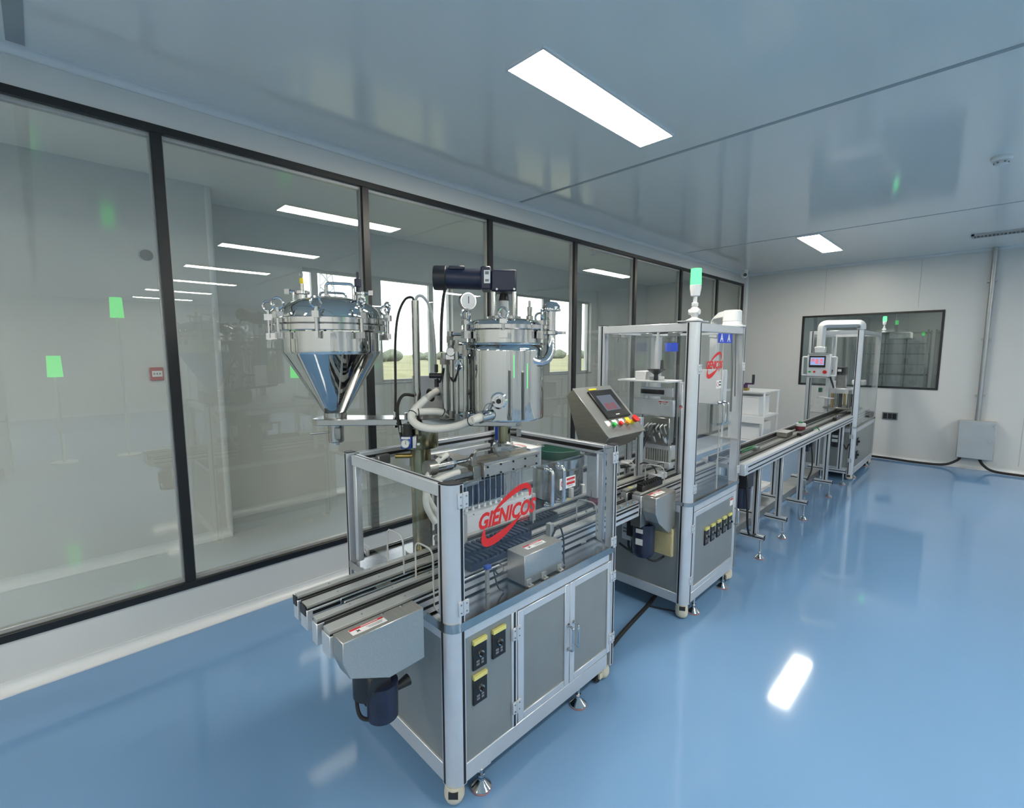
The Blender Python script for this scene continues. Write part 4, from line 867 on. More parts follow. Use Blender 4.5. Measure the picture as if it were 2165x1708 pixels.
build(MB().tube(smooth_path([(-1.49, 1.17, 1.115), (-1.49, 1.13, 1.112), (-1.50, 1.07, 1.098), (-1.51, 1.03, 1.075), (-1.52, 1.03, 1.0), (-1.52, 1.07, .92)], 8), .0125, 12), 'hose', 'hose_white', hq, ang=60)
# white topped case behind the head
t = thing('valve_case', 'white-lidded grey case with red print behind the filling head', 'case', (-1.74, 1.80, 1.02))
b = build(MB().box(-1.86, -1.65, 1.765, 1.853, 1.0, 1.095), 'case', 'aluminium', t, .002)
build(MB().box(-1.862, -1.648, 1.763, 1.854, 1.0952, 1.100), 'lid', 'white_paint', t, .001)
build(MB().box(-1.80, -1.70, 1.785, 1.793, 1.1002, 1.1006).box(-1.78, -1.72, 1.80, 1.805, 1.1002, 1.1006), 'lid_print', 'label_red', t)
build(MB().box(-1.83, -1.80, 1.80, 1.84, .671, .9998), 'case_leg', 'aluminium', t)
# ------------------------------------------------------------------ bowl feeder and its stand
BX, BY = -1.83, 2.20
BX, BY = -1.84, 2.22
t = thing('vibratory_bowl_feeder', 'steel drum feeder with green lined bowl behind the front machine', 'bowl feeder', (BX, BY, 0))
build(MB().lathe([(.16, .60), (.165, .61), (.165, .70), (.16, .715)], (BX, BY, 0), 40), 'drum_base', 'motor_black', t)
build(MB().lathe([(.150, .7155), (.155, .72), (.155, .90), (.15, .905), (0, .905)], (BX, BY, 0), 40), 'drum', 'satin_steel', t)
build(MB().lathe([(.152, .9055), (.163, .915), (.163, .965), (.155, .968), (.152, .96), (.15, .92), (0, .915)], (BX, BY, 0), 40), 'bowl', 'satin_steel', t)
build(MB().lathe([(.125, .93), (.135, .968), (.135, 1.01), (.13, 1.012), (.127, 1.0), (.12, .94), (0, .93)], (BX, BY, 0), 40), 'bowl_liner', 'green_bowl', t)
build(MB().tube([(BX + .13 * cos(a) * (1 - k * .001), BY + .13 * sin(a), .985 + .002 * k) for k, a in enumerate([radians(10 * i) for i in range(28)])], .004, 6), 'spiral_track', 'hose_clear', t)
build(MB().box(BX - .2, BX + .2, BY - .2, BY + .2, .585, .5998), 'base_plate', 'aluminium', t, .003)
for sx in (-.17, .17):
    for sy in (-.17, .17): build(MB().box(BX + sx - .02, BX + sx + .02, BY + sy - .02, BY + sy + .02, 0, .585), 'leg', 'aluminium', t)
for k, a_ in enumerate((-.35, .35, 1.05)): build(MB().box(BX + .158 * cos(a_) - .012, BX + .158 * cos(a_) + .012, BY + .158 * sin(a_) - .012, BY + .158 * sin(a_) + .012, .72, .80), 'drum_bracket', 'white_plastic', t, .003)
# ------------------------------------------------------------------ operator console on a post
t = thing('operator_console', 'tilted brushed steel console with touch screen and four push buttons', 'control panel', (-1.52, 2.13, .77))
cya, cyb = 2.05, 2.40
side = [(-1.60, 1.395), (-1.36, 1.155), (-1.395, 1.115), (-1.47, 1.06), (-1.54, 1.06), (-1.645, 1.36)]
build(MB().prism(side, (0, cyb, 0), (1, 0, 0), (0, 0, 1), cyb - cya), 'housing', 'brushed_dark', t, .003)
fa, fb = V((-1.60, 0, 1.395)), V((-1.36, 0, 1.155)); fd = (fb - fa).normalized(); fn = V((.707, 0, .707)); FL = (fb - fa).length
fp = build(MB().obox((fa + fb) / 2 + V((0, (cya + cyb) / 2, 0)) + fn * .003, fd, (0, 1, 0), fn, FL + .006, cyb - cya + .008, .005), 'face_plate', 'brushed', t, .001)
def onface(s, y, h=.0): return fa + fd * (s * FL) + V((0, y, 0)) + fn * (.0056 + h)
def faceplate(name, m, s0, s1, y0, y1, h0, h1, par, bev=0): return build(MB().obox(onface((s0 + s1) / 2, (y0 + y1) / 2, (h0 + h1) / 2), fd, (0, 1, 0), fn, (s1 - s0) * FL, y1 - y0, h1 - h0), name, m, par, bev)
sc = faceplate('touch_screen', 'black_plastic', .10, .68, cya + .09, cyb - .035, 0, .012, t, .003)
faceplate('display', 'screen_dim', .22, .54, cya + .125, cyb - .085, .012, .0125, sc)
faceplate('display_tile', 'screen_dim_pink', .39, .52, cya + .14, cya + .19, .0126, .0129, sc); faceplate('display_tile', 'screen_dim_pink', .39, .52, cya + .20, cya + .24, .0126, .0129, sc)
faceplate('screen_badge', 'label_white', .62, .635, cya + .18, cya + .215, .012, .0124, sc)
faceplate('yellow_strip', 'btn_yellow', .045, .07, cya + .12, cya + .19, 0, .004, t)
for k, mname in enumerate(('btn_green', 'btn_red', 'btn_orange')):
    y = cya + .085 + k * .066
    lp = faceplate('button_label', 'label_white', .705, .80, y - .034, y + .004, 0, .002, t)
    c = onface(.82, y)
    bb = build(MB().cyl(c, c + fn * .012, .016, n=20), 'push_button', 'satin_steel', t)
    build(MB().cyl(c + fn * .012, c + fn * .026, .0125, n=20), 'button_cap', mname, bb)
y = cya + .285; faceplate('button_label', 'btn_yellow', .70, .80, y - .036, y + .0, 0, .002, t); c = onface(.81, y)
bb = build(MB().cyl(c, c + fn * .022, .013, n=20), 'emergency_stop', 'btn_yellow', t)
build(MB().cyl(c + fn * .022, c + fn * .04, .018, .023, n=24), 'mushroom_head', 'btn_red', bb)
build(MB().box(-1.535, -1.465, 2.10, 2.17, .80, 1.06), 'post', 'aluminium', t, .003)
for x in (-1.5355, -1.4645): build(MB().box(x - .0004, x + .0004, 2.13, 2.14, .83, 1.058), 'slot', 'gasket', t)
build(MB().lathe([(.055, .764), (.055, .775), (.038, .785), (.036, .84), (0, .84)], (-1.50, 2.135, 0), 4), 'post_base', 'maroon', t)
build(MB().box(-1.55, -1.47, 2.10, 2.28, 1.03, 1.0598), 'mounting_bracket', 'brushed_dark', t, .002)
# ------------------------------------------------------------------ second machine: tall guarded cabinet
def slots(o, x, y0, y1, z0, z1, zs):
    for z in zs: build(MB().box(x - .0004, x + .0006, y0, y1, z, z + .011), 'slot', 'gasket', o)
def tower_lamp(parent, x, y, z, s=1.0):
    o = build(MB().lathe([(.045 * s, 0), (.045 * s, .006 * s), (.028 * s, .012 * s), (.016 * s, .02 * s), (.02 * s, .03 * s), (.028 * s, .045 * s), (.024 * s, .068 * s), (.014 * s, .078 * s), (.018 * s, .085 * s), (.018 * s, .1 * s), (.011 * s, .105 * s), (.011 * s, .135 * s), (.024 * s, .14 * s), (.031 * s, .185 * s), (.031 * s, .2 * s), (0, .2 * s)], (x, y, z), 24), 'signal_tower', 'white_plastic', parent)
    build(MB().cyl((x, y, z + .2002 * s), (x, y, z + .29 * s), .030 * s, .0285 * s, n=24), 'green_lens', 'green_lamp', o)
    build(MB().cyl((x - .03 * s, y - .003, z + .05 * s), (x + .03 * s, y - .003, z + .05 * s), .016 * s, n=18), 'tilt_joint', 'white_plastic', o)
    return o
X0, X1, Y0, Y1, ZB, ZT = -1.845, -1.165, 2.60, 3.385, .092, 1.765
M2 = thing('capping_machine', 'tall acrylic-walled machine with green signal lamp and blue A A stickers', 'machine', ((X0 + X1) / 2, (Y0 + Y1) / 2, 0))
for sx, sy in ((1, -1), (1, 1), (-1, -1), (-1, 1)):
    rpost('corner_post', M2, X1 if sx > 0 else X0, Y0 if sy < 0 else Y1, sx, sy, ZB, ZT)
xi0, xi1, yi0, yi1 = X0 + .06, X1 - .06, Y0 + .06, Y1 - .06
for y in (Y0 + .012, Y1 - .045):
    o = bar(M2, xi0, xi1, y, y + .033, 1.715, 1.762, 'top_rail'); strip(o, xi0, xi1, y + .033 if y < 3 else y - .0006, y + .0336 if y < 3 else y, 1.733, 1.745)
for x in (X0 + .012, X1 - .045):
    o = bar(M2, x, x + .033, yi0, yi1, 1.715, 1.762, 'top_rail'); strip(o, x + .033 if x < -1.5 else x - .0006, x + .0336 if x < -1.5 else x, yi0, yi1, 1.733, 1.745)
build(MB().box(X0 + .01, X1 - .01, Y0 + .01, Y1 - .01, .698, .712), 'worktop', 'worktop', M2)
ring_band(M2, X0, X1, Y0, Y1, .045, .70, .722, .005)
for a, b in ((ZB, .152), (.655, .699)):
    bar(M2, X1 - .035, X1 - .004, yi0, yi1, a, b, 'cabinet_rail'); bar(M2, X0 + .004, X0 + .035, yi0, yi1, a, b, 'cabinet_rail')
    bar(M2, xi0, xi1, Y0 + .004, Y0 + .035, a, b, 'cabinet_rail'); bar(M2, xi0, xi1, Y1 - .035, Y1 - .004, a, b, 'cabinet_rail')
sp = build(MB().box(xi0, xi1, Y0 + .012, Y0 + .016, .152, .655), 'side_panel', 'sheet_grey', M2)
build(MB().box(xi0, xi1, Y1 - .016, Y1 - .012, .152, .655), 'side_panel', 'sheet_grey', M2)
build(MB().box(X0 + .012, X0 + .016, yi0, yi1, .152, .655), 'back_panel', 'sheet_grey', M2)
build(MB().box(xi0, xi1, yi0, yi1, ZB + .005, ZB + .01), 'bottom_panel', 'sheet_grey', M2)
d = MB(); xa, xb = X1 - .02, X1 - .002
d.box(xa, xb, yi0 + .002, yi0 + .035, .155, .652).box(xa, xb, yi1 - .035, yi1 - .002, .155, .652).box(xa, xb, yi0 + .035, yi1 - .035, .155, .185).box(xa, xb, yi0 + .035, yi1 - .035, .622, .652)
d = build(d, 'cabinet_door', 'aluminium', M2, .0015)
build(MB().box(X1 - .014, X1 - .008, yi0 + .036, yi1 - .036, .1855, .6215), 'door_panel', 'sheet_grey', d)
build(MB().tube(round_path([(X1 - .003, Y1 - .08, .42), (X1 + .026, Y1 - .08, .42), (X1 + .026, Y1 - .08, .53), (X1 - .003, Y1 - .08, .53)], .016), .0055, 10), 'handle', 'chrome', d)
for z in (.56, .24): hinge(M2, X1 - .003, yi0 - .004, z)
for k in range(5): controller(M2, X1 - .008, 2.835 + k * .093, 2.890 + k * .093, .40, .495)
L2 = build(MB().box(X1 - .008, X1 - .007, 3.235, 3.285, .56, .61), 'warning_label', 'label_white', d)
build(MB().box(X1 - .007, X1 - .0066, 3.237, 3.283, .596, .608), 'red_band', 'label_red', L2)
# acrylic
ad = build(MB().box(X1 - .009, X1 - .004, yi0, 2.985, .728, 1.713), 'acrylic_door', 'acrylic', M2)
build(MB().box(X1 - .0095, X1 - .0035, 2.9845, 2.990, .73, 1.65), 'polished_edge', 'hose_clear', ad)
ad2 = build(MB().box(X1 - .009, X1 - .004, 2.9905, yi1, .728, 1.713), 'acrylic_door', 'acrylic', M2)
logo(ad, X1 - .0036, 2.862, 1.52, .82)
sk = build(MB().box(X1 - .004, X1 - .0032, 2.905, 2.98, 1.375, 1.425), 'warning_sticker', 'label_white', ad)
build(MB().torus((X1 - .003, 2.925, 1.40), (1, 0, 0), .013, .0014, 18, 5), 'prohibition_ring', 'label_red', sk)
build(MB().box(X1 - .0032, X1 - .0026, 2.945, 2.974, 1.41, 1.418).box(X1 - .0032, X1 - .0026, 2.945, 2.974, 1.392, 1.40), 'print_line', 'print_black', sk)
for k, y in enumerate((2.955, 3.065)):
    bl = build(MB().box(X1 - .004 + .0002 * k, X1 - .003 + .0002 * k, y - .055, y + .055, 1.652, 1.71), 'blue_sticker', 'blue_label', ad if k == 0 else ad2)
    text('A', 'letter', 'label_white', bl, (X1 - .0028 + .0003 * k, y, 1.681), ROT_PX, .064, 0, .0004, .0016)
for y in (2.95, 3.022):
    hd = build(MB().tube(round_path([(X1 - .004, y, 1.15), (X1 + .03, y, 1.153), (X1 + .03, y, 1.284), (X1 - .004, y, 1.287)], .02), .007, 12), 'door_handle', 'chrome', M2)
    for z in (1.15, 1.287): build(MB().cyl((X1 - .004, y, z), (X1, y, z), .011, n=14), 'handle_boss', 'chrome', hd)
for z in (1.50, .80): hinge(M2, X1 - .003, yi0 - .004, z, L=.055); hinge(M2, X1 - .003, yi1 + .004, z, L=.055)
poly = [(xi0, .95), (-1.70, .95), (-1.70, .86), (-1.26, .86), (-1.26, .728), (xi1, .728), (xi1, 1.713), (xi0, 1.713)]
sg2 = build(MB().prism(poly, (0, Y0 + .03, 0), (1, 0, 0), (0, 0, 1), .005), 'side_guard', 'acrylic', M2)
for P in (((-1.66, .77), (-1.66, .90), (-1.55, .90), (-1.545, .77)), ((-1.47, .77), (-1.47, .905), (-1.345, .905), (-1.34, .735))):
    build(MB().tube(round_path([(p[0], Y0 + .027, p[1]) for p in P], .035), .0035, 8), 'notch_edge', 'hose_clear', sg2)
for P in (((-1.32, .73), (-1.32, .86), (-1.21, .86), (-1.205, .745)),):
    build(MB().tube(round_path([(p[0], Y1 - .035, p[1]) for p in P], .03), .0035, 8), 'notch_edge', 'hose_clear', M2)
build(MB().box(xi0, xi1, Y1 - .032, Y1 - .027, .95, 1.713), 'side_guard', 'acrylic', M2)
build(MB().box(X0 + .026, X0 + .031, yi0, yi1, .728, 1.713), 'back_guard', 'acrylic', M2)
for x, z in ((xi0 + .03, 1.30), (xi1 - .03, 1.28)):
    build(MB().cyl((x, Y0 + .02, z), (x, Y0 + .03, z), .009, n=12), 'panel_knob', 'chrome', M2)
for x in (-1.72, -1.52, -1.34): build(MB().box(x - .03, x + .03, Y0 + .06, Y0 + .10, 1.69, 1.713).cyl((x, Y0 + .08, 1.66), (x, Y0 + .08, 1.69), .01), 'latch_bracket', 'frame_alu', M2, .002)
build(MB().box(-1.74, -1.64, Y1 - .036, Y1 - .0335, 1.60, 1.665), 'blue_sticker', 'blue_label', M2)
# undercarriage
for x, y, a in ((X1 - .04, Y0 + .035, -pi / 3), (X1 - .04, Y1 - .06, pi / 2), (X0 + .04, Y0 + .04, pi), (X0 + .04, Y1 - .06, pi)): caster(M2, x, y, ZB, a)
for x, y in ((X1 - .012, Y0 + .14), (X1 - .012, Y1 - .2), (X0 + .02, Y0 + .14), (X0 + .02, Y1 - .2)): foot(M2, x, y, ZB + .03)
tp = build(MB().box(X1 - .12, X1 - .005, Y0 + .005, Y0 + .16, ZT + .0045, ZT + .010), 'lamp_plate', 'aluminium', M2)
tower_lamp(M2, X1 - .05, Y0 + .07, ZT + .010)
# white cantilever arm and pendant panel
ha = build(MB().lathe([(.085, 1.763), (.085, 1.772), (.062, 1.778), (.058, 1.80), (.06, 1.803), (.058, 1.868), (.05, 1.874), (0, 1.874)], (-1.245, 3.31, 0), 32), 'arm_hub', 'white_plastic', M2)
build(MB().tube(round_path([(-1.27, 3.33, 1.838), (-1.42, 3.49, 1.835), (-1.437, 3.505, 1.70)], .05, 4), .046, 4), 'pendant_arm', 'white_plastic', M2, .006)
build(MB().box(-1.463, -1.409, 3.478, 3.532, 1.47, 1.74), 'pendant_pipe', 'white_plastic', M2, .006)
pn = build(MB().box(-1.53, -1.345, 3.46, 3.54, 1.215, 1.4695), 'pendant_panel', 'white_paint', M2, .006)
build(MB().box(-1.50, -1.375, 3.5405, 3.545, 1.30, 1.44), 'pendant_screen', 'black_plastic', pn)
build(MB().tube(smooth_path([(-1.24, 3.29, 1.76), (-1.225, 3.27, 1.65), (-1.21, 3.26, 1.45), (-1.205, 3.255, 1.2)], 6), .006, 8).tube(smooth_path([(-1.22, 3.31, 1.76), (-1.21, 3.30, 1.6), (-1.20, 3.30, 1.3)], 6), .005, 8), 'panel_cable', 'black_rubber', M2)
# vent grille, inverter on the side panel
gr = build(MB().box(-1.376, -1.258, Y0 - .012, Y0 + .0118, .375, .545), 'vent_grille', 'cream_grille', M2, .002)
for k in range(15): build(MB().box(-1.371, -1.263, Y0 - .017, Y0 - .0122, .383 + k * .0105, .388 + k * .0105), 'louvre', 'cream_grille', gr)
iv = build(MB().box(-1.525, -1.465, Y0 - .14, Y0 + .0118, .455, .59), 'inverter', 'aluminium', M2, .003)
build(MB().box(-1.52, -1.47, Y0 - .1415, Y0 - .1401, .562, .585), 'inverter_window', 'black_plastic', iv)
text('16', 'digits', 'red_digit', iv, (-1.495, Y0 - .1418, .5735), ROT_NY, .022, 0, .0003, .0005)
for k in range(2): build(MB().box(-1.515, -1.475, Y0 - .141, Y0 - .1401, .50 + k * .02, .512 + k * .02), 'key_row', 'print_grey', iv)
build(MB().tube(smooth_path([(-1.51, Y0 - .08, .455), (-1.51, Y0 - .08, .39), (-1.49, Y0 - .06, .35), (-1.45, Y0 - .03, .37), (-1.42, Y0 + .011, .38)], 6), .0075, 8).tube(smooth_path([(-1.48, Y0 - .08, .455), (-1.485, Y0 - .09, .38), (-1.53, Y0 - .06, .36), (-1.60, Y0 - .04, .37)], 6), .007, 8).tube(smooth_path([(-1.36, Y0 - .16, .42), (-1.36, Y0 - .10, .36), (-1.34, Y0 - .05, .34), (-1.32, Y0 + .011, .355)], 6), .0065, 8), 'control_cable', 'black_rubber', iv)
# ---- conveyor of the second machine
C2 = thing('capping_conveyor', 'twin-lane conveyor with drive cover and dark motor entering the tall machine', 'conveyor', (-1.48, 2.9, .713))
for a, b in ((-1.655, -1.618), (-1.585, -1.53), (-1.468, -1.428), (-1.393, -1.335)): lane(C2, a, b, 2.345, 3.415, .80, .713)
for a, b in ((-1.617, -1.586), (-1.427, -1.394)): build(MB().box(a, b, 2.36, 3.41, .73, .786), 'belt', 'black_rubber', C2)
for x, y in ((-1.36, 2.50), (-1.45, 2.42), (-1.56, 2.40)): build(MB().box(x - .014, x + .014, y - .012, y + .012, .8001, .801), 'yellow_mark', 'yellow_label', C2)
poly = [(2.36, .79), (2.594, .79), (2.594, .575), (2.52, .545), (2.40, .635), (2.36, .70)]
dc = build(MB().prism(poly, (-1.334, 0, 0), (0, 1, 0), (0, 0, 1), .085), 'drive_cover', 'brushed', C2, .002, ang=15)
warn_label(dc, (-1.295, 2.45, .7902), (0, 1, 0), (-1, 0, 0), (0, 0, 1), .12, .045)
build(MB().box(-1.40, -1.3345, 2.35, 2.44, .60, .712), 'gear_case', 'machined', C2, .003)
mo = build(MB().cyl((-1.37, 2.45, .43), (-1.37, 2.45, .598), .064, n=32), 'drive_motor', 'motor_navy', C2)
build(MB().lathe([(.0, .398), (.05, .40), (.06, .415), (.062, .4295)], (-1.37, 2.45, 0), 32), 'motor_end', 'motor_navy', mo)
build(MB().box(-1.47, -1.43, 2.42, 2.48, .50, .59), 'terminal_box', 'motor_black', mo, .004)
for z in (.565, .50): build(MB().obox((-1.37 + .065 * cos(-1.45), 2.45 + .065 * sin(-1.45), z), (-sin(-1.45), cos(-1.45), 0), (cos(-1.45), sin(-1.45), 0), (0, 0, 1), .042, .003, .024 if z > .55 else .036), 'rating_plate', 'label_white', mo)
# ---- mechanism inside the tall machine
Q = thing('capping_mechanism', 'capping mechanism with grey bridge plates and comb guides inside the tall machine', 'mechanism', (-1.6, 2.95, .713))
for x, y in ((-1.70, 2.99), (-1.43, 2.99), (-1.69, 2.78), (-1.56, 2.70)):
    p = build(MB().box(x - .018, x + .018, y - .018, y + .018, .7125, 1.40 if y > 2.9 else 1.18), 'upright', 'aluminium', Q, .002)
    build(MB().box(x - .003, x + .003, y - .0187, y - .0181, .72, 1.17), 'slot', 'gasket', p)
build(MB().box(-1.86 + .05, -1.44, 2.82, 3.02, 1.400, 1.412), 'top_table', 'white_paint', Q, .002)
build(MB().box(-1.70, -1.62, 2.86, 2.98, 1.4125, 1.47).box(-1.60, -1.53, 2.87, 2.95, 1.4125, 1.435), 'sensor_amplifier', 'white_plastic', Q, .003)
hw = build(MB().lathe([(.014, 1.4125), (.014, 1.45), (.02, 1.455), (.05, 1.475), (.058, 1.48), (.056, 1.486), (.015, 1.478), (0, 1.478)], (-1.545, 2.86, 0), 28), 'handwheel', 'black_plastic', Q)
build(MB().cyl((-1.505, 2.86, 1.484), (-1.505, 2.86, 1.545), .011, .009, n=14), 'crank_handle', 'black_plastic', hw)
build(MB().box(-1.72, -1.43, 2.885, 2.915, 1.175, 1.285), 'bridge_plate', 'aluminium', Q, .003)
warn_label(Q, (-1.50, 2.8849, 1.262), (1, 0, 0), (0, 0, 1), (0, -1, 0), .065, .028)
build(MB().box(-1.70, -1.46, 2.93, 2.96, 1.30, 1.36), 'bridge_beam', 'aluminium', Q, .002)
build(MB().box(-1.69, -1.52, 2.924, 2.9298, 1.315, 1.345), 'linear_rail', 'motor_black', Q)
build(MB().box(-1.63, -1.44, 2.86, 2.90, .99, 1.17), 'head_block', 'machined', Q, .004)
for k in range(5): build(MB().cyl((-1.61 + k * .038, 2.855, 1.01 + .03 * (k % 2)), (-1.61 + k * .038, 2.83, 1.05 + .03 * (k % 2)), .012, n=12), 'gripper', 'chrome', Q)
for k in range(6): build(MB().tube(smooth_path([(-1.6 + k * .03, 2.84, 1.07), (-1.59 + k * .028, 2.81, 1.10 + .01 * (k % 3)), (-1.57 + k * .025, 2.83, 1.13)], 5), .005, 6), 'air_line', 'hose_clear', Q)
cb = build(MB().box(-1.62, -1.43, 2.87, 2.93, .955, .985), 'comb_bar', 'aluminium', Q, .002)
for k in range(11): build(MB().box(-1.612 + k * .0165, -1.604 + k * .0165, 2.868, 2.90, .875, .9548), 'comb_tooth', 'frame_alu', cb)
build(MB().box(-1.62, -1.43, 2.86, 2.92, .835, .8748), 'comb_base', 'aluminium', Q, .002)
build(MB().tube(smooth_path([(-1.53, 2.82, 1.12), (-1.56, 2.76, 1.02), (-1.57, 2.72, .93), (-1.60, 2.68, .87), (-1.66, 2.64, .85)], 8), .013, 10), 'cable_bundle', 'motor_black', Q)
build(MB().lathe([(.05, 0), (.05, .06), (.035, .075), (0, .075)], (-1.66, 2.80, 1.06), 20, (0, -1, 0)), 'servo_motor', 'motor_black', Q)
build(MB().box(-1.72, -1.62, 2.72, 2.77, 1.03, 1.07), 'green_guard', 'green_bowl', Q, .006)
build(MB().prism([(-1.70, 2.66), (-1.58, 2.66), (-1.55, 2.74), (-1.68, 2.78)], (0, 0, .862), (1, 0, 0), (0, 1, 0), .012), 'chute', 'white_paint', Q)
tray('bottle_tray', 'black toothed bottle tray on the lane entering the tall machine', -1.385, -1.348, 2.38, 2.62, .8015, .845)
t = thing('air_cylinder_block', 'small silver air cylinder block on the lane beside the black tray', 'air cylinder', (-1.45, 2.7, .80))
build(MB().box(-1.47, -1.40, 2.66, 2.78, .802, .838), 'body', 'aluminium', t, .003)
for y in (2.68, 2.76): build(MB().cyl((-1.425, y, .838), (-1.425, y, .852), .008, n=10), 'fitting', 'chrome', t)
build(MB().tube(smooth_path([(-1.425, 2.68, .852), (-1.44, 2.66, .89), (-1.5, 2.66, .90), (-1.56, 2.70, .87)], 6), .004, 6).tube(smooth_path([(-1.425, 2.76, .852), (-1.44, 2.80, .88), (-1.5, 2.84, .86)], 6), .004, 6), 'air_tube', 'black_rubber', t)
# cable on the floor between the machines
tag(build(MB().tube(smooth_path([(-1.30, 1.95, .014), (-1.343, 2.14, .014), (-1.379, 2.387, .014), (-1.409, 2.619, .014), (-1.46, 2.83, .014), (-1.6, 3.1, .014)], 8), .012, 10), 'floor_cable', 'black_rubber'), 'thick dark cable on the blue floor between the two machines', 'cable')
tag(build(MB().tube(smooth_path([(-1.41, 2.60, .005), (-1.33, 2.63, .005), (-1.25, 2.665, .005)], 8), .0045, 8), 'thin_lead', 'black_rubber'), 'thin black lead on the floor reaching the tall machine caster', 'cable')
# ------------------------------------------------------------------ transfer conveyor to the far machine
TC = thing('transfer_conveyor', 'long aluminium conveyor on T-stands running to the far machine', 'conveyor', (-1.3, 5.5, 0))
ty0, ty1 = 3.42, 8.2
for x0, x1 in ((-1.195, -1.15), (-1.46, -1.415)):
    o = build(MB().box(x0, x1, ty0, ty1, .735, .815), 'side_rail', 'aluminium', TC, .002)
    for s in (x0 - .0006, x1):
        for z in (.752, .785): build(MB().box(s, s + .0006, ty0 + .06, ty1, z, z + .010), 'slot', 'gasket', o)
build(MB().box(-1.4148, -1.1952, ty0, ty1, .77, .80), 'belt', 'sheet_grey', TC)
build(MB().box(-1.27, -1.24, ty0, ty1, .8002, .812), 'guide_rail', 'black_plastic', TC)
build(MB().box(-1.41, -1.385, ty0, ty1, .8002, .835), 'guide_rail', 'black_plastic', TC)
build(MB().box(-1.36, -1.33, ty0, ty1, .8002, .806), 'guide_rail', 'satin_steel', TC)
for y in (3.85, 4.42, 5.06, 6.06, 6.75):
    for x, s in ((-1.20, 1), (-1.43, -1)):
        p = build(MB().box(x - .022, x + .022, y - .022, y + .022, .19, .7345), 'stand_post', 'aluminium', TC, .002)
        for dx in (-.0226, .022): build(MB().box(x + dx, x + dx + .0006, y - .005, y + .005, .19, .73), 'slot', 'gasket', p)
        build(MB().box(x - .006, x + .006, y - .0227, y - .0221, .19, .73), 'slot', 'gasket', p)
        f_ = build(MB().box(x - .10, x + .07, y - .02, y + .02, .15, .1898), 'stand_foot', 'aluminium', TC, .002)
        build(MB().box(x - .10, x + .07, y - .0206, y - .02, .164, .174), 'slot', 'gasket', f_)
        build(MB().box(x + .0702, x + .073, y - .018, y + .018, .152, .188), 'end_cap', 'cap_black', f_)
        foot(TC, x + .045, y, .15, .032)
mo = build(MB().cyl((-1.215, 3.56, .47), (-1.215, 3.56, .62), .062, n=28), 'drive_motor', 'motor_navy', TC)
build(MB().box(-1.275, -1.155, 3.50, 3.625, .6202, .734), 'motor_gearbox', 'motor_black', mo, .006)
build(MB().box(-1.27, -1.22, 3.655, 3.70, .64, .72), 'terminal_box', 'motor_black', mo, .004)
build(MB().tube(smooth_path([(-1.16, 3.50, .64), (-1.145, 3.49, .50), (-1.15, 3.53, .35), (-1.17, 3.65, .24), (-1.18, 3.80, .20)], 6), .008, 8), 'motor_lead', 'black_rubber', mo)
s2 = build(MB().box(-1.26, -1.20, 5.28, 5.34, .62, .72), 'sensor_unit', 'motor_navy', TC, .004)
build(MB().box(-1.20, -1.17, 5.29, 5.36, .67, .73), 'sensor_plug', 'motor_black', s2, .004)
build(MB().tube(smooth_path([(-1.19, 5.34, .67), (-1.18, 5.36, .55), (-1.18, 5.36, .42), (-1.20, 5.30, .33)], 6), .007, 8), 'sensor_lead', 'black_rubber', s2)
# things on the transfer conveyor
t = thing('white_cap_jar', 'brown jar with a white cap standing on the transfer conveyor', 'jar', (-1.32, 5.45, .80))
build(MB().lathe([(.04, .8065), (.045, .81), (.045, .845), (0, .845)], (-1.322, 5.45, 0), 24), 'jar', 'maroon', t)
build(MB().lathe([(.046, .8455), (.047, .87), (.043, .875), (0, .875)], (-1.322, 5.45, 0), 24), 'cap', 'white_plastic', t)
build(MB().lathe([(.02, .8755), (.02, .89), (0, .89)], (-1.322, 5.45, 0), 16), 'seal', 'green_part', t)
t = thing('label_box', 'small grey carton on the belt before the white-capped jar', 'box', (-1.32, 4.95, .80))
build(MB().box(-1.37, -1.285, 4.85, 5.05, .8065, .845), 'carton', 'dust_grey', t, .003)
build(MB().box(-1.375, -1.28, 4.845, 5.055, .8452, .85), 'carton_lid', 'gal_steel', t)
t = thing('black_guide_block', 'long black guide block on the near rail of the transfer conveyor', 'guide', (-1.2, 5.15, .815))
build(MB().box(-1.235, -1.197, 4.98, 5.42, .8125, .842), 'block', 'black_plastic', t, .003)
build(MB().tube(smooth_path([(-1.2, 5.40, .83), (-1.17, 5.43, .845), (-1.155, 5.46, .80), (-1.16, 5.40, .73)], 6), .005, 6), 'lead', 'green_part', t)
t = thing('black_guide_block', 'short black guide block on the transfer conveyor nearest the far machine', 'guide', (-1.2, 6.5, .815))
build(MB().box(-1.235, -1.197, 6.4, 6.62, .8125, .845), 'block', 'black_plastic', t, .003)
build(MB().cyl((-1.215, 6.5, .845), (-1.215, 6.5, .86), .01), 'sensor_eye', 'chrome', t)
t = thing('belt_sensor', 'small green wired sensor on the belt right of the tall machine', 'sensor', (-1.3, 4.0, .80))
build(MB().box(-1.32, -1.28, 4.05, 4.12, .8065, .83), 'body', 'gal_steel', t, .002)
build(MB().tube(smooth_path([(-1.30, 4.05, .82), (-1.28, 3.95, .84), (-1.32, 3.85, .82), (-1.36, 3.95, .815), (-1.31, 4.10, .835)], 8), .005, 6), 'lead', 'green_part', t)
# steel duct on the floor under the conveyor
t = thing('floor_duct', 'grey steel cable duct lying on the floor under the transfer conveyor', 'duct', (-1.53, 5.4, 0))
for k in range(4):
    a, b = 3.75 + k * .82, 3.75 + (k + 1) * .82 - .006
    build(MB().box(-1.60, -1.46, a, b, .0005, .075), 'duct_section', 'dust_grey', t, .003)
    build(MB().box(-1.605, -1.455, a, b, .0752, .08), 'duct_lid', 'gal_steel', t, .001)
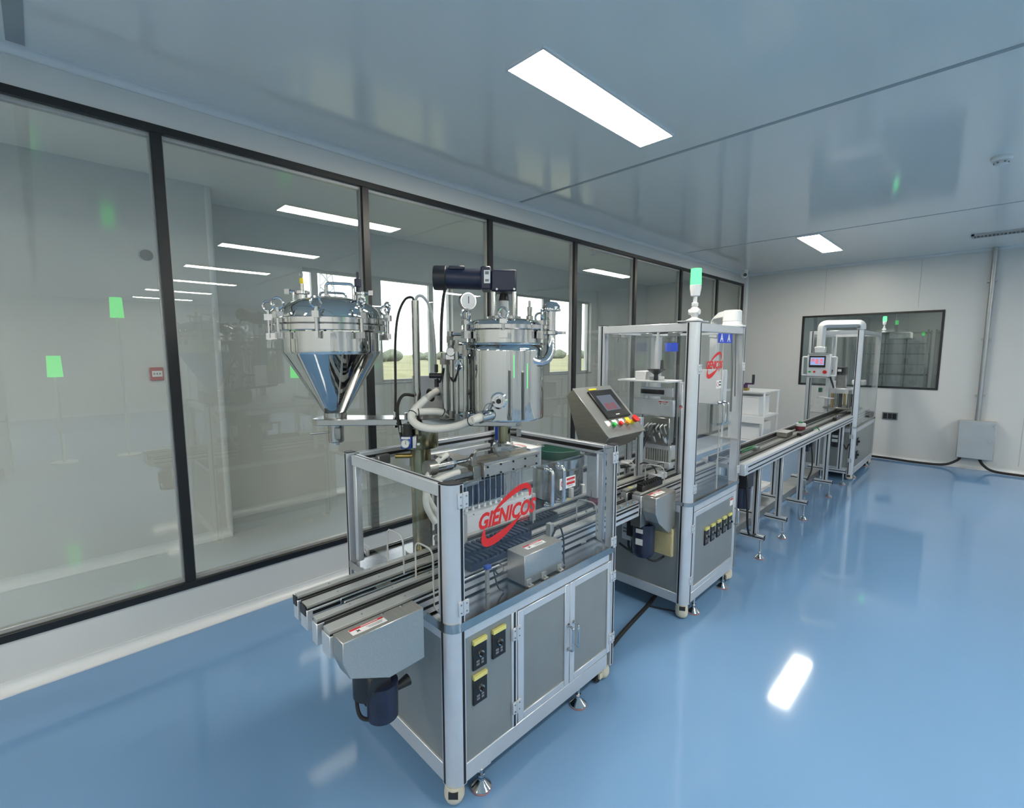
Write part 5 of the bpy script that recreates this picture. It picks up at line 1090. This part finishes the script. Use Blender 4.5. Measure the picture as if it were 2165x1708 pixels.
# ------------------------------------------------------------------ white trolley behind the conveyor
t = thing('white_trolley', 'white metal trolley with shelves standing behind the transfer conveyor', 'trolley', (-1.74, 5.2, 0))
tx0, tx1, ta, tb = -1.93, -1.54, 5.0, 5.42
for x in (tx0, tx1):
    for y in (ta, tb): build(MB().cyl((x, y, .07), (x, y, 1.195), .011, n=12), 'leg', 'white_paint', t)
for z in (1.195, .95, .70, .2): build(MB().box(tx0 - .015, tx1 + .015, ta - .015, tb + .015, z, z + .012), 'shelf', 'white_paint', t, .002)
for z in (.89,): build(MB().box(tx0, tx1, ta - .016, ta - .010, z, z + .06), 'shelf_rim', 'white_paint', t)
for x in (tx0, tx1):
    for y in (ta, tb): build(MB().cyl((x - .012, y, .0275), (x + .012, y, .0275), .027, n=18).box(x - .014, x + .014, y - .014, y + .014, .055, .07), 'caster', 'caster_cream', t)
t = thing('white_carton', 'tall white carton on the trolley shelf', 'carton', (-1.73, 5.2, .96))
build(MB().box(-1.88, -1.60, 5.06, 5.36, .9625, 1.14), 'carton', 'white_paint', t, .003)
build(MB().box(-1.885, -1.595, 5.055, 5.365, 1.1402, 1.152), 'flap', 'label_white', t)
t = thing('white_carton', 'lower white carton on the trolley shelf beside the conveyor', 'carton', (-1.73, 5.2, .71))
build(MB().box(-1.89, -1.58, 5.05, 5.38, .7125, .885), 'carton', 'white_paint', t, .003)
build(MB().box(-1.89, -1.58, 5.20, 5.23, .8852, .886), 'tape', 'caster_cream', t)
t = thing('crank_slide', 'black crank handle on a small slide at the trolley top', 'crank', (-1.73, 5.0, 1.207))
build(MB().box(-1.77, -1.71, 5.02, 5.09, 1.2075, 1.235), 'slide', 'brass', t, .003)
build(MB().cyl((-1.74, 5.055, 1.235), (-1.74, 5.055, 1.27), .022, n=16).box(-1.745, -1.66, 5.045, 5.065, 1.27, 1.285), 'crank', 'purple_knob', t, .002)
build(MB().cyl((-1.668, 5.055, 1.285), (-1.668, 5.055, 1.37), .013, n=14), 'grip', 'black_plastic', t)
# ------------------------------------------------------------------ far machine
X0, X1, Y0, Y1, ZB, ZT = -1.69, -1.11, 7.05, 8.42, .072, 1.86
M3 = thing('far_machine', 'far acrylic-walled machine with white pendant control arm near the far wall', 'machine', ((X0 + X1) / 2, (Y0 + Y1) / 2, 0))
for sx, sy in ((1, -1), (1, 1), (-1, -1), (-1, 1)):
    rpost('corner_post', M3, X1 if sx > 0 else X0, Y0 if sy < 0 else Y1, sx, sy, ZB, ZT)
xi0, xi1, yi0, yi1 = X0 + .06, X1 - .06, Y0 + .06, Y1 - .06
for y in (Y0 + .012, Y1 - .045): bar(M3, xi0, xi1, y, y + .033, 1.81, 1.858, 'top_rail')
for x in (X0 + .012, X1 - .045): bar(M3, x, x + .033, yi0, yi1, 1.81, 1.858, 'top_rail')
build(MB().box(X0 + .01, X1 - .01, Y0 + .01, Y1 - .01, .65, .664), 'worktop', 'worktop', M3)
ring_band(M3, X0, X1, Y0, Y1, .045, .655, .675, .005)
for a, b in ((ZB, .15), (.60, .65)):
    bar(M3, X1 - .035, X1 - .004, yi0, yi1, a, b, 'cabinet_rail'); bar(M3, X0 + .004, X0 + .035, yi0, yi1, a, b, 'cabinet_rail')
    bar(M3, xi0, xi1, Y0 + .004, Y0 + .035, a, b, 'cabinet_rail'); bar(M3, xi0, xi1, Y1 - .035, Y1 - .004, a, b, 'cabinet_rail')
bar(M3, -1.44, -1.40, Y0 + .004, Y0 + .035, .15, .60, 'centre_profile')
for a, b in ((xi0, -1.44), (-1.40, xi1)): build(MB().box(a, b, Y0 + .012, Y0 + .016, .15, .60), 'side_panel', 'sheet_grey', M3)
build(MB().box(X1 - .012, X1 - .008, yi0, yi1, .15, .60), 'front_panel', 'sheet_grey', M3)
build(MB().box(X0 + .012, X0 + .016, yi0, yi1, .15, .60), 'back_panel', 'sheet_grey', M3)
build(MB().box(xi0, xi1, Y1 - .016, Y1 - .012, .15, .60), 'side_panel', 'sheet_grey', M3)
for y0, z0 in ((7.2, .42), (7.2, .25)):
    o = build(MB().box(X1 - .008, X1 + .002, y0, y0 + .09, z0, z0 + .10), 'speed_controller', 'black_plastic', M3, .002)
    build(MB().cyl((X1 + .002, y0 + .045, z0 + .05), (X1 + .02, y0 + .045, z0 + .05), .014), 'knob', 'black_plastic', o)
build(MB().box(X1 - .009, X1 - .004, yi0, 7.72, .68, 1.808), 'acrylic_door', 'acrylic', M3)
build(MB().box(X1 - .009, X1 - .004, 7.725, yi1, .68, 1.808), 'acrylic_door', 'acrylic', M3)
build(MB().box(xi0, xi1, Y1 - .032, Y1 - .027, .68, 1.808), 'side_guard', 'acrylic', M3)
poly = [(xi0, .90), (xi1, .90), (xi1, 1.808), (xi0, 1.808)]
build(MB().prism(poly, (0, Y0 + .03, 0), (1, 0, 0), (0, 0, 1), .005), 'side_guard', 'acrylic', M3)
build(MB().box(X0 + .026, X0 + .031, yi0, yi1, .68, 1.808), 'back_guard', 'acrylic', M3)
for x, y, a in ((X1 - .04, Y0 + .035, -pi / 2), (X1 - .04, Y1 - .06, pi / 2), (X0 + .04, Y0 + .04, -pi / 2), (X0 + .04, Y1 - .06, pi)): caster(M3, x, y, ZB, a)
for x, y in ((X1 - .03, Y0 + .2), (X1 - .03, Y1 - .3), (X0 + .03, Y0 + .2)): foot(M3, x, y, ZB + .03)
for z in (.55, .25): hinge(M3, X1 - .04, Y0 - .003, z, -1, 'y')
tower_lamp(M3, X1 + .02, Y1 - .05, ZT + .004, .75)
build(MB().box(X1 - .06, X1 + .06, Y1 - .10, Y1 - .0, ZT + .0042, ZT + .0048), 'lamp_plate', 'aluminium', M3)
# pendant
build(MB().tube(round_path([(-1.14, Y0 + .03, 1.864), (-1.14, Y0 + .02, 1.935), (-1.53, Y0 - .06, 1.94), (-1.53, Y0 - .065, 1.58)], .05, 4), .05, 4), 'pendant_arm', 'white_plastic', M3, .006)
build(MB().box(-1.585, -1.475, Y0 - .12, Y0 - .01, 1.58, 1.66), 'pendant_collar', 'white_plastic', M3, .008)
pn = build(MB().box(-1.655, -1.40, Y0 - .12, Y0 - .03, 1.285, 1.565), 'pendant_panel', 'white_paint', M3, .008)
build(MB().box(-1.645, -1.42, Y0 - .125, Y0 - .025, 1.5655, 1.58).box(-1.645, -1.42, Y0 - .125, Y0 - .025, 1.268, 1.2845), 'panel_cap', 'gal_steel', pn)
for s, x in ((-1, -1.655), (1, -1.40)):
    build(MB().tube(round_path([(x, Y0 - .09, 1.53), (x + s * .055, Y0 - .09, 1.53), (x + s * .055, Y0 - .09, 1.30), (x, Y0 - .09, 1.30)], .01), .011, 6), 'side_handle', 'white_plastic', pn)
s3 = build(MB().box(-1.632, -1.455, Y0 - .127, Y0 - .1201, 1.40, 1.545), 'touch_screen', 'black_plastic', pn)
build(MB().box(-1.618, -1.469, Y0 - .1275, Y0 - .1271, 1.43, 1.525), 'display', 'screen_blue', s3)
for a, z0, z1 in ((-1.607, 1.475, 1.508), (-1.563, 1.445, 1.505), (-1.515, 1.475, 1.508), (-1.515, 1.442, 1.466)): build(MB().box(a, a + .034, Y0 - .1281, Y0 - .1277, z0, z1), 'display_tile', 'screen_pink', s3)
for k, mname in enumerate(('btn_green', 'btn_red', 'white_plastic')): build(MB().cyl((-1.62 + k * .052, Y0 - .12, 1.345), (-1.62 + k * .052, Y0 - .135, 1.345), .012, n=16), 'push_button', mname, pn)
build(MB().cyl((-1.455, Y0 - .12, 1.345), (-1.455, Y0 - .14, 1.345), .022, n=18), 'emergency_stop', 'btn_red', pn)
# mechanism inside the far machine
Q = thing('labelling_mechanism', 'grey labelling mechanism with black motors inside the far machine', 'mechanism', (-1.4, 7.5, .665))
for x, y, z in ((-1.50, 7.35, 1.30), (-1.42, 7.35, 1.12), (-1.27, 7.5, 1.10), (-1.50, 7.7, 1.2)): build(MB().box(x - .02, x + .02, y - .02, y + .02, .665, z), 'upright', 'aluminium', Q, .002)
build(MB().box(-1.47, -1.17, 7.3, 7.6, 1.105, 1.125), 'top_table', 'aluminium', Q, .002)
build(MB().box(-1.41, -1.31, 7.36, 7.46, 1.1255, 1.30), 'gear_block', 'machined', Q, .004)
build(MB().box(-1.42, -1.31, 7.35, 7.46, 1.3005, 1.40), 'servo_motor', 'motor_black', Q, .006)
build(MB().box(-1.40, -1.36, 7.345, 7.3495, 1.34, 1.37), 'motor_plate', 'label_white', Q)
build(MB().box(-1.60, -1.40, 7.25, 7.45, .985, 1.0), 'side_table', 'aluminium', Q, .002)
for k in range(6): build(MB().cyl((-1.43 + k * .045, 7.3, .88 + .02 * (k % 2)), (-1.43 + k * .045, 7.3, 1.06), .014 + .004 * (k % 3), n=12), 'roller', ('brass', 'machined', 'motor_black')[k % 3], Q)
build(MB().box(-1.57, -1.53, 7.2, 7.24, 1.07, 1.13), 'sensor_head', 'green_bowl', Q, .003)
build(MB().box(-1.30, -1.16, 7.7, 7.85, 1.15, 1.22), 'white_reel_cover', 'white_plastic', Q, .01)
build(MB().box(-1.52, -1.2, 7.25, 7.75, .86, .88), 'bed_plate', 'machined', Q, .002)
build(MB().tube(smooth_path([(-1.46, 7.33, 1.36), (-1.47, 7.30, 1.28), (-1.44, 7.28, 1.20), (-1.43, 7.33, 1.13)], 6), .012, 8), 'cable_bundle', 'motor_black', Q)
t = thing('far_drive_motor', 'dark drive motor with white rating plates under the far end of the conveyor', 'motor', (-1.28, 7.0, .45))
build(MB().box(-1.34, -1.24, 6.93, 7.03, .60, .734), 'gearbox', 'motor_black', t, .006)
build(MB().cyl((-1.29, 6.97, .42), (-1.29, 6.97, .5998), .055, n=24), 'motor', 'motor_black', t)
build(MB().box(-1.325, -1.265, 6.905, 6.914, .54, .57).box(-1.325, -1.265, 6.905, 6.914, .485, .52), 'rating_plate', 'label_white', t)
build(MB().tube(smooth_path([(-1.24, 6.97, .50), (-1.20, 6.96, .44), (-1.18, 6.97, .40), (-1.165, 7.02, .46)], 6), .007, 8), 'motor_lead', 'black_rubber', t)
# ------------------------------------------------------------------ invented lamp posts behind the camera, added for green reflections in the glass
for k, (x, y, z) in enumerate(((3.0, .86, 2.12), (3.0, .117, 1.25), (2.2, 3.14, 1.15))):
    t = thing('reflection_lamp', ('unseen green lamp on a tall white post, added for its reflection in the partition beside the ceiling lights', 'unseen green lamp on a white post, added for its reflection at the left edge of the partition', 'unseen green lamp on a white post, added for its reflection behind the cone hopper')[k], 'signal lamp', (x, y, 0))
    build(MB().cyl((x, y, .02), (x, y, z), .02, n=14), 'pole', 'white_plastic', t)
    build(MB().cyl((x, y, .0), (x, y, .02), .15, n=24), 'base', 'white_plastic', t)
    build(MB().cyl((x, y, z + .0002), (x, y, z + .30), .085, .075, n=20), 'green_lens', 'green_lamp', t)
# plain machines invented behind the camera, added only for their faint reflections
for k, (x, y) in enumerate(((2.7, 2.1), (2.7, -.9))):
    t = thing('reflection_machine', ('plain grey machine added behind the camera for its faint reflection in the middle panes', 'plain grey machine added behind the camera for its faint reflection at the left pane')[k], 'machine', (x, y, 0))
    build(MB().box(x - .35, x + .35, y - .5, y + .5, .08, .72), 'cabinet', 'sheet_grey', t, .004)
    build(MB().box(x - .36, x + .36, y - .51, y + .51, .7202, .74), 'worktop', 'worktop', t)
    for sx in (-.33, .33):
        for sy in (-.48, .48): build(MB().box(x + sx - .03, x + sx + .03, y + sy - .03, y + sy + .03, .0, 1.85), 'corner_post', 'aluminium', t)
    for sx in (-.33, .33): build(MB().box(x + sx - .03, x + sx + .03, y - .45, y + .45, 1.79, 1.85), 'top_rail', 'aluminium', t)
    for sy in (-.48, .48): build(MB().box(x - .3, x + .3, y + sy - .03, y + sy + .03, 1.79, 1.85), 'top_rail', 'aluminium', t)
    build(MB().box(x - .2, x + .2, y - .3, y + .3, .7402, 1.35), 'mechanism', 'machined', t, .01)
    for sy in (-.25, .25): build(MB().box(x - .3505, x - .356, y + sy - .22, y + sy + .22, .14, .66), 'door', 'aluminium', t)
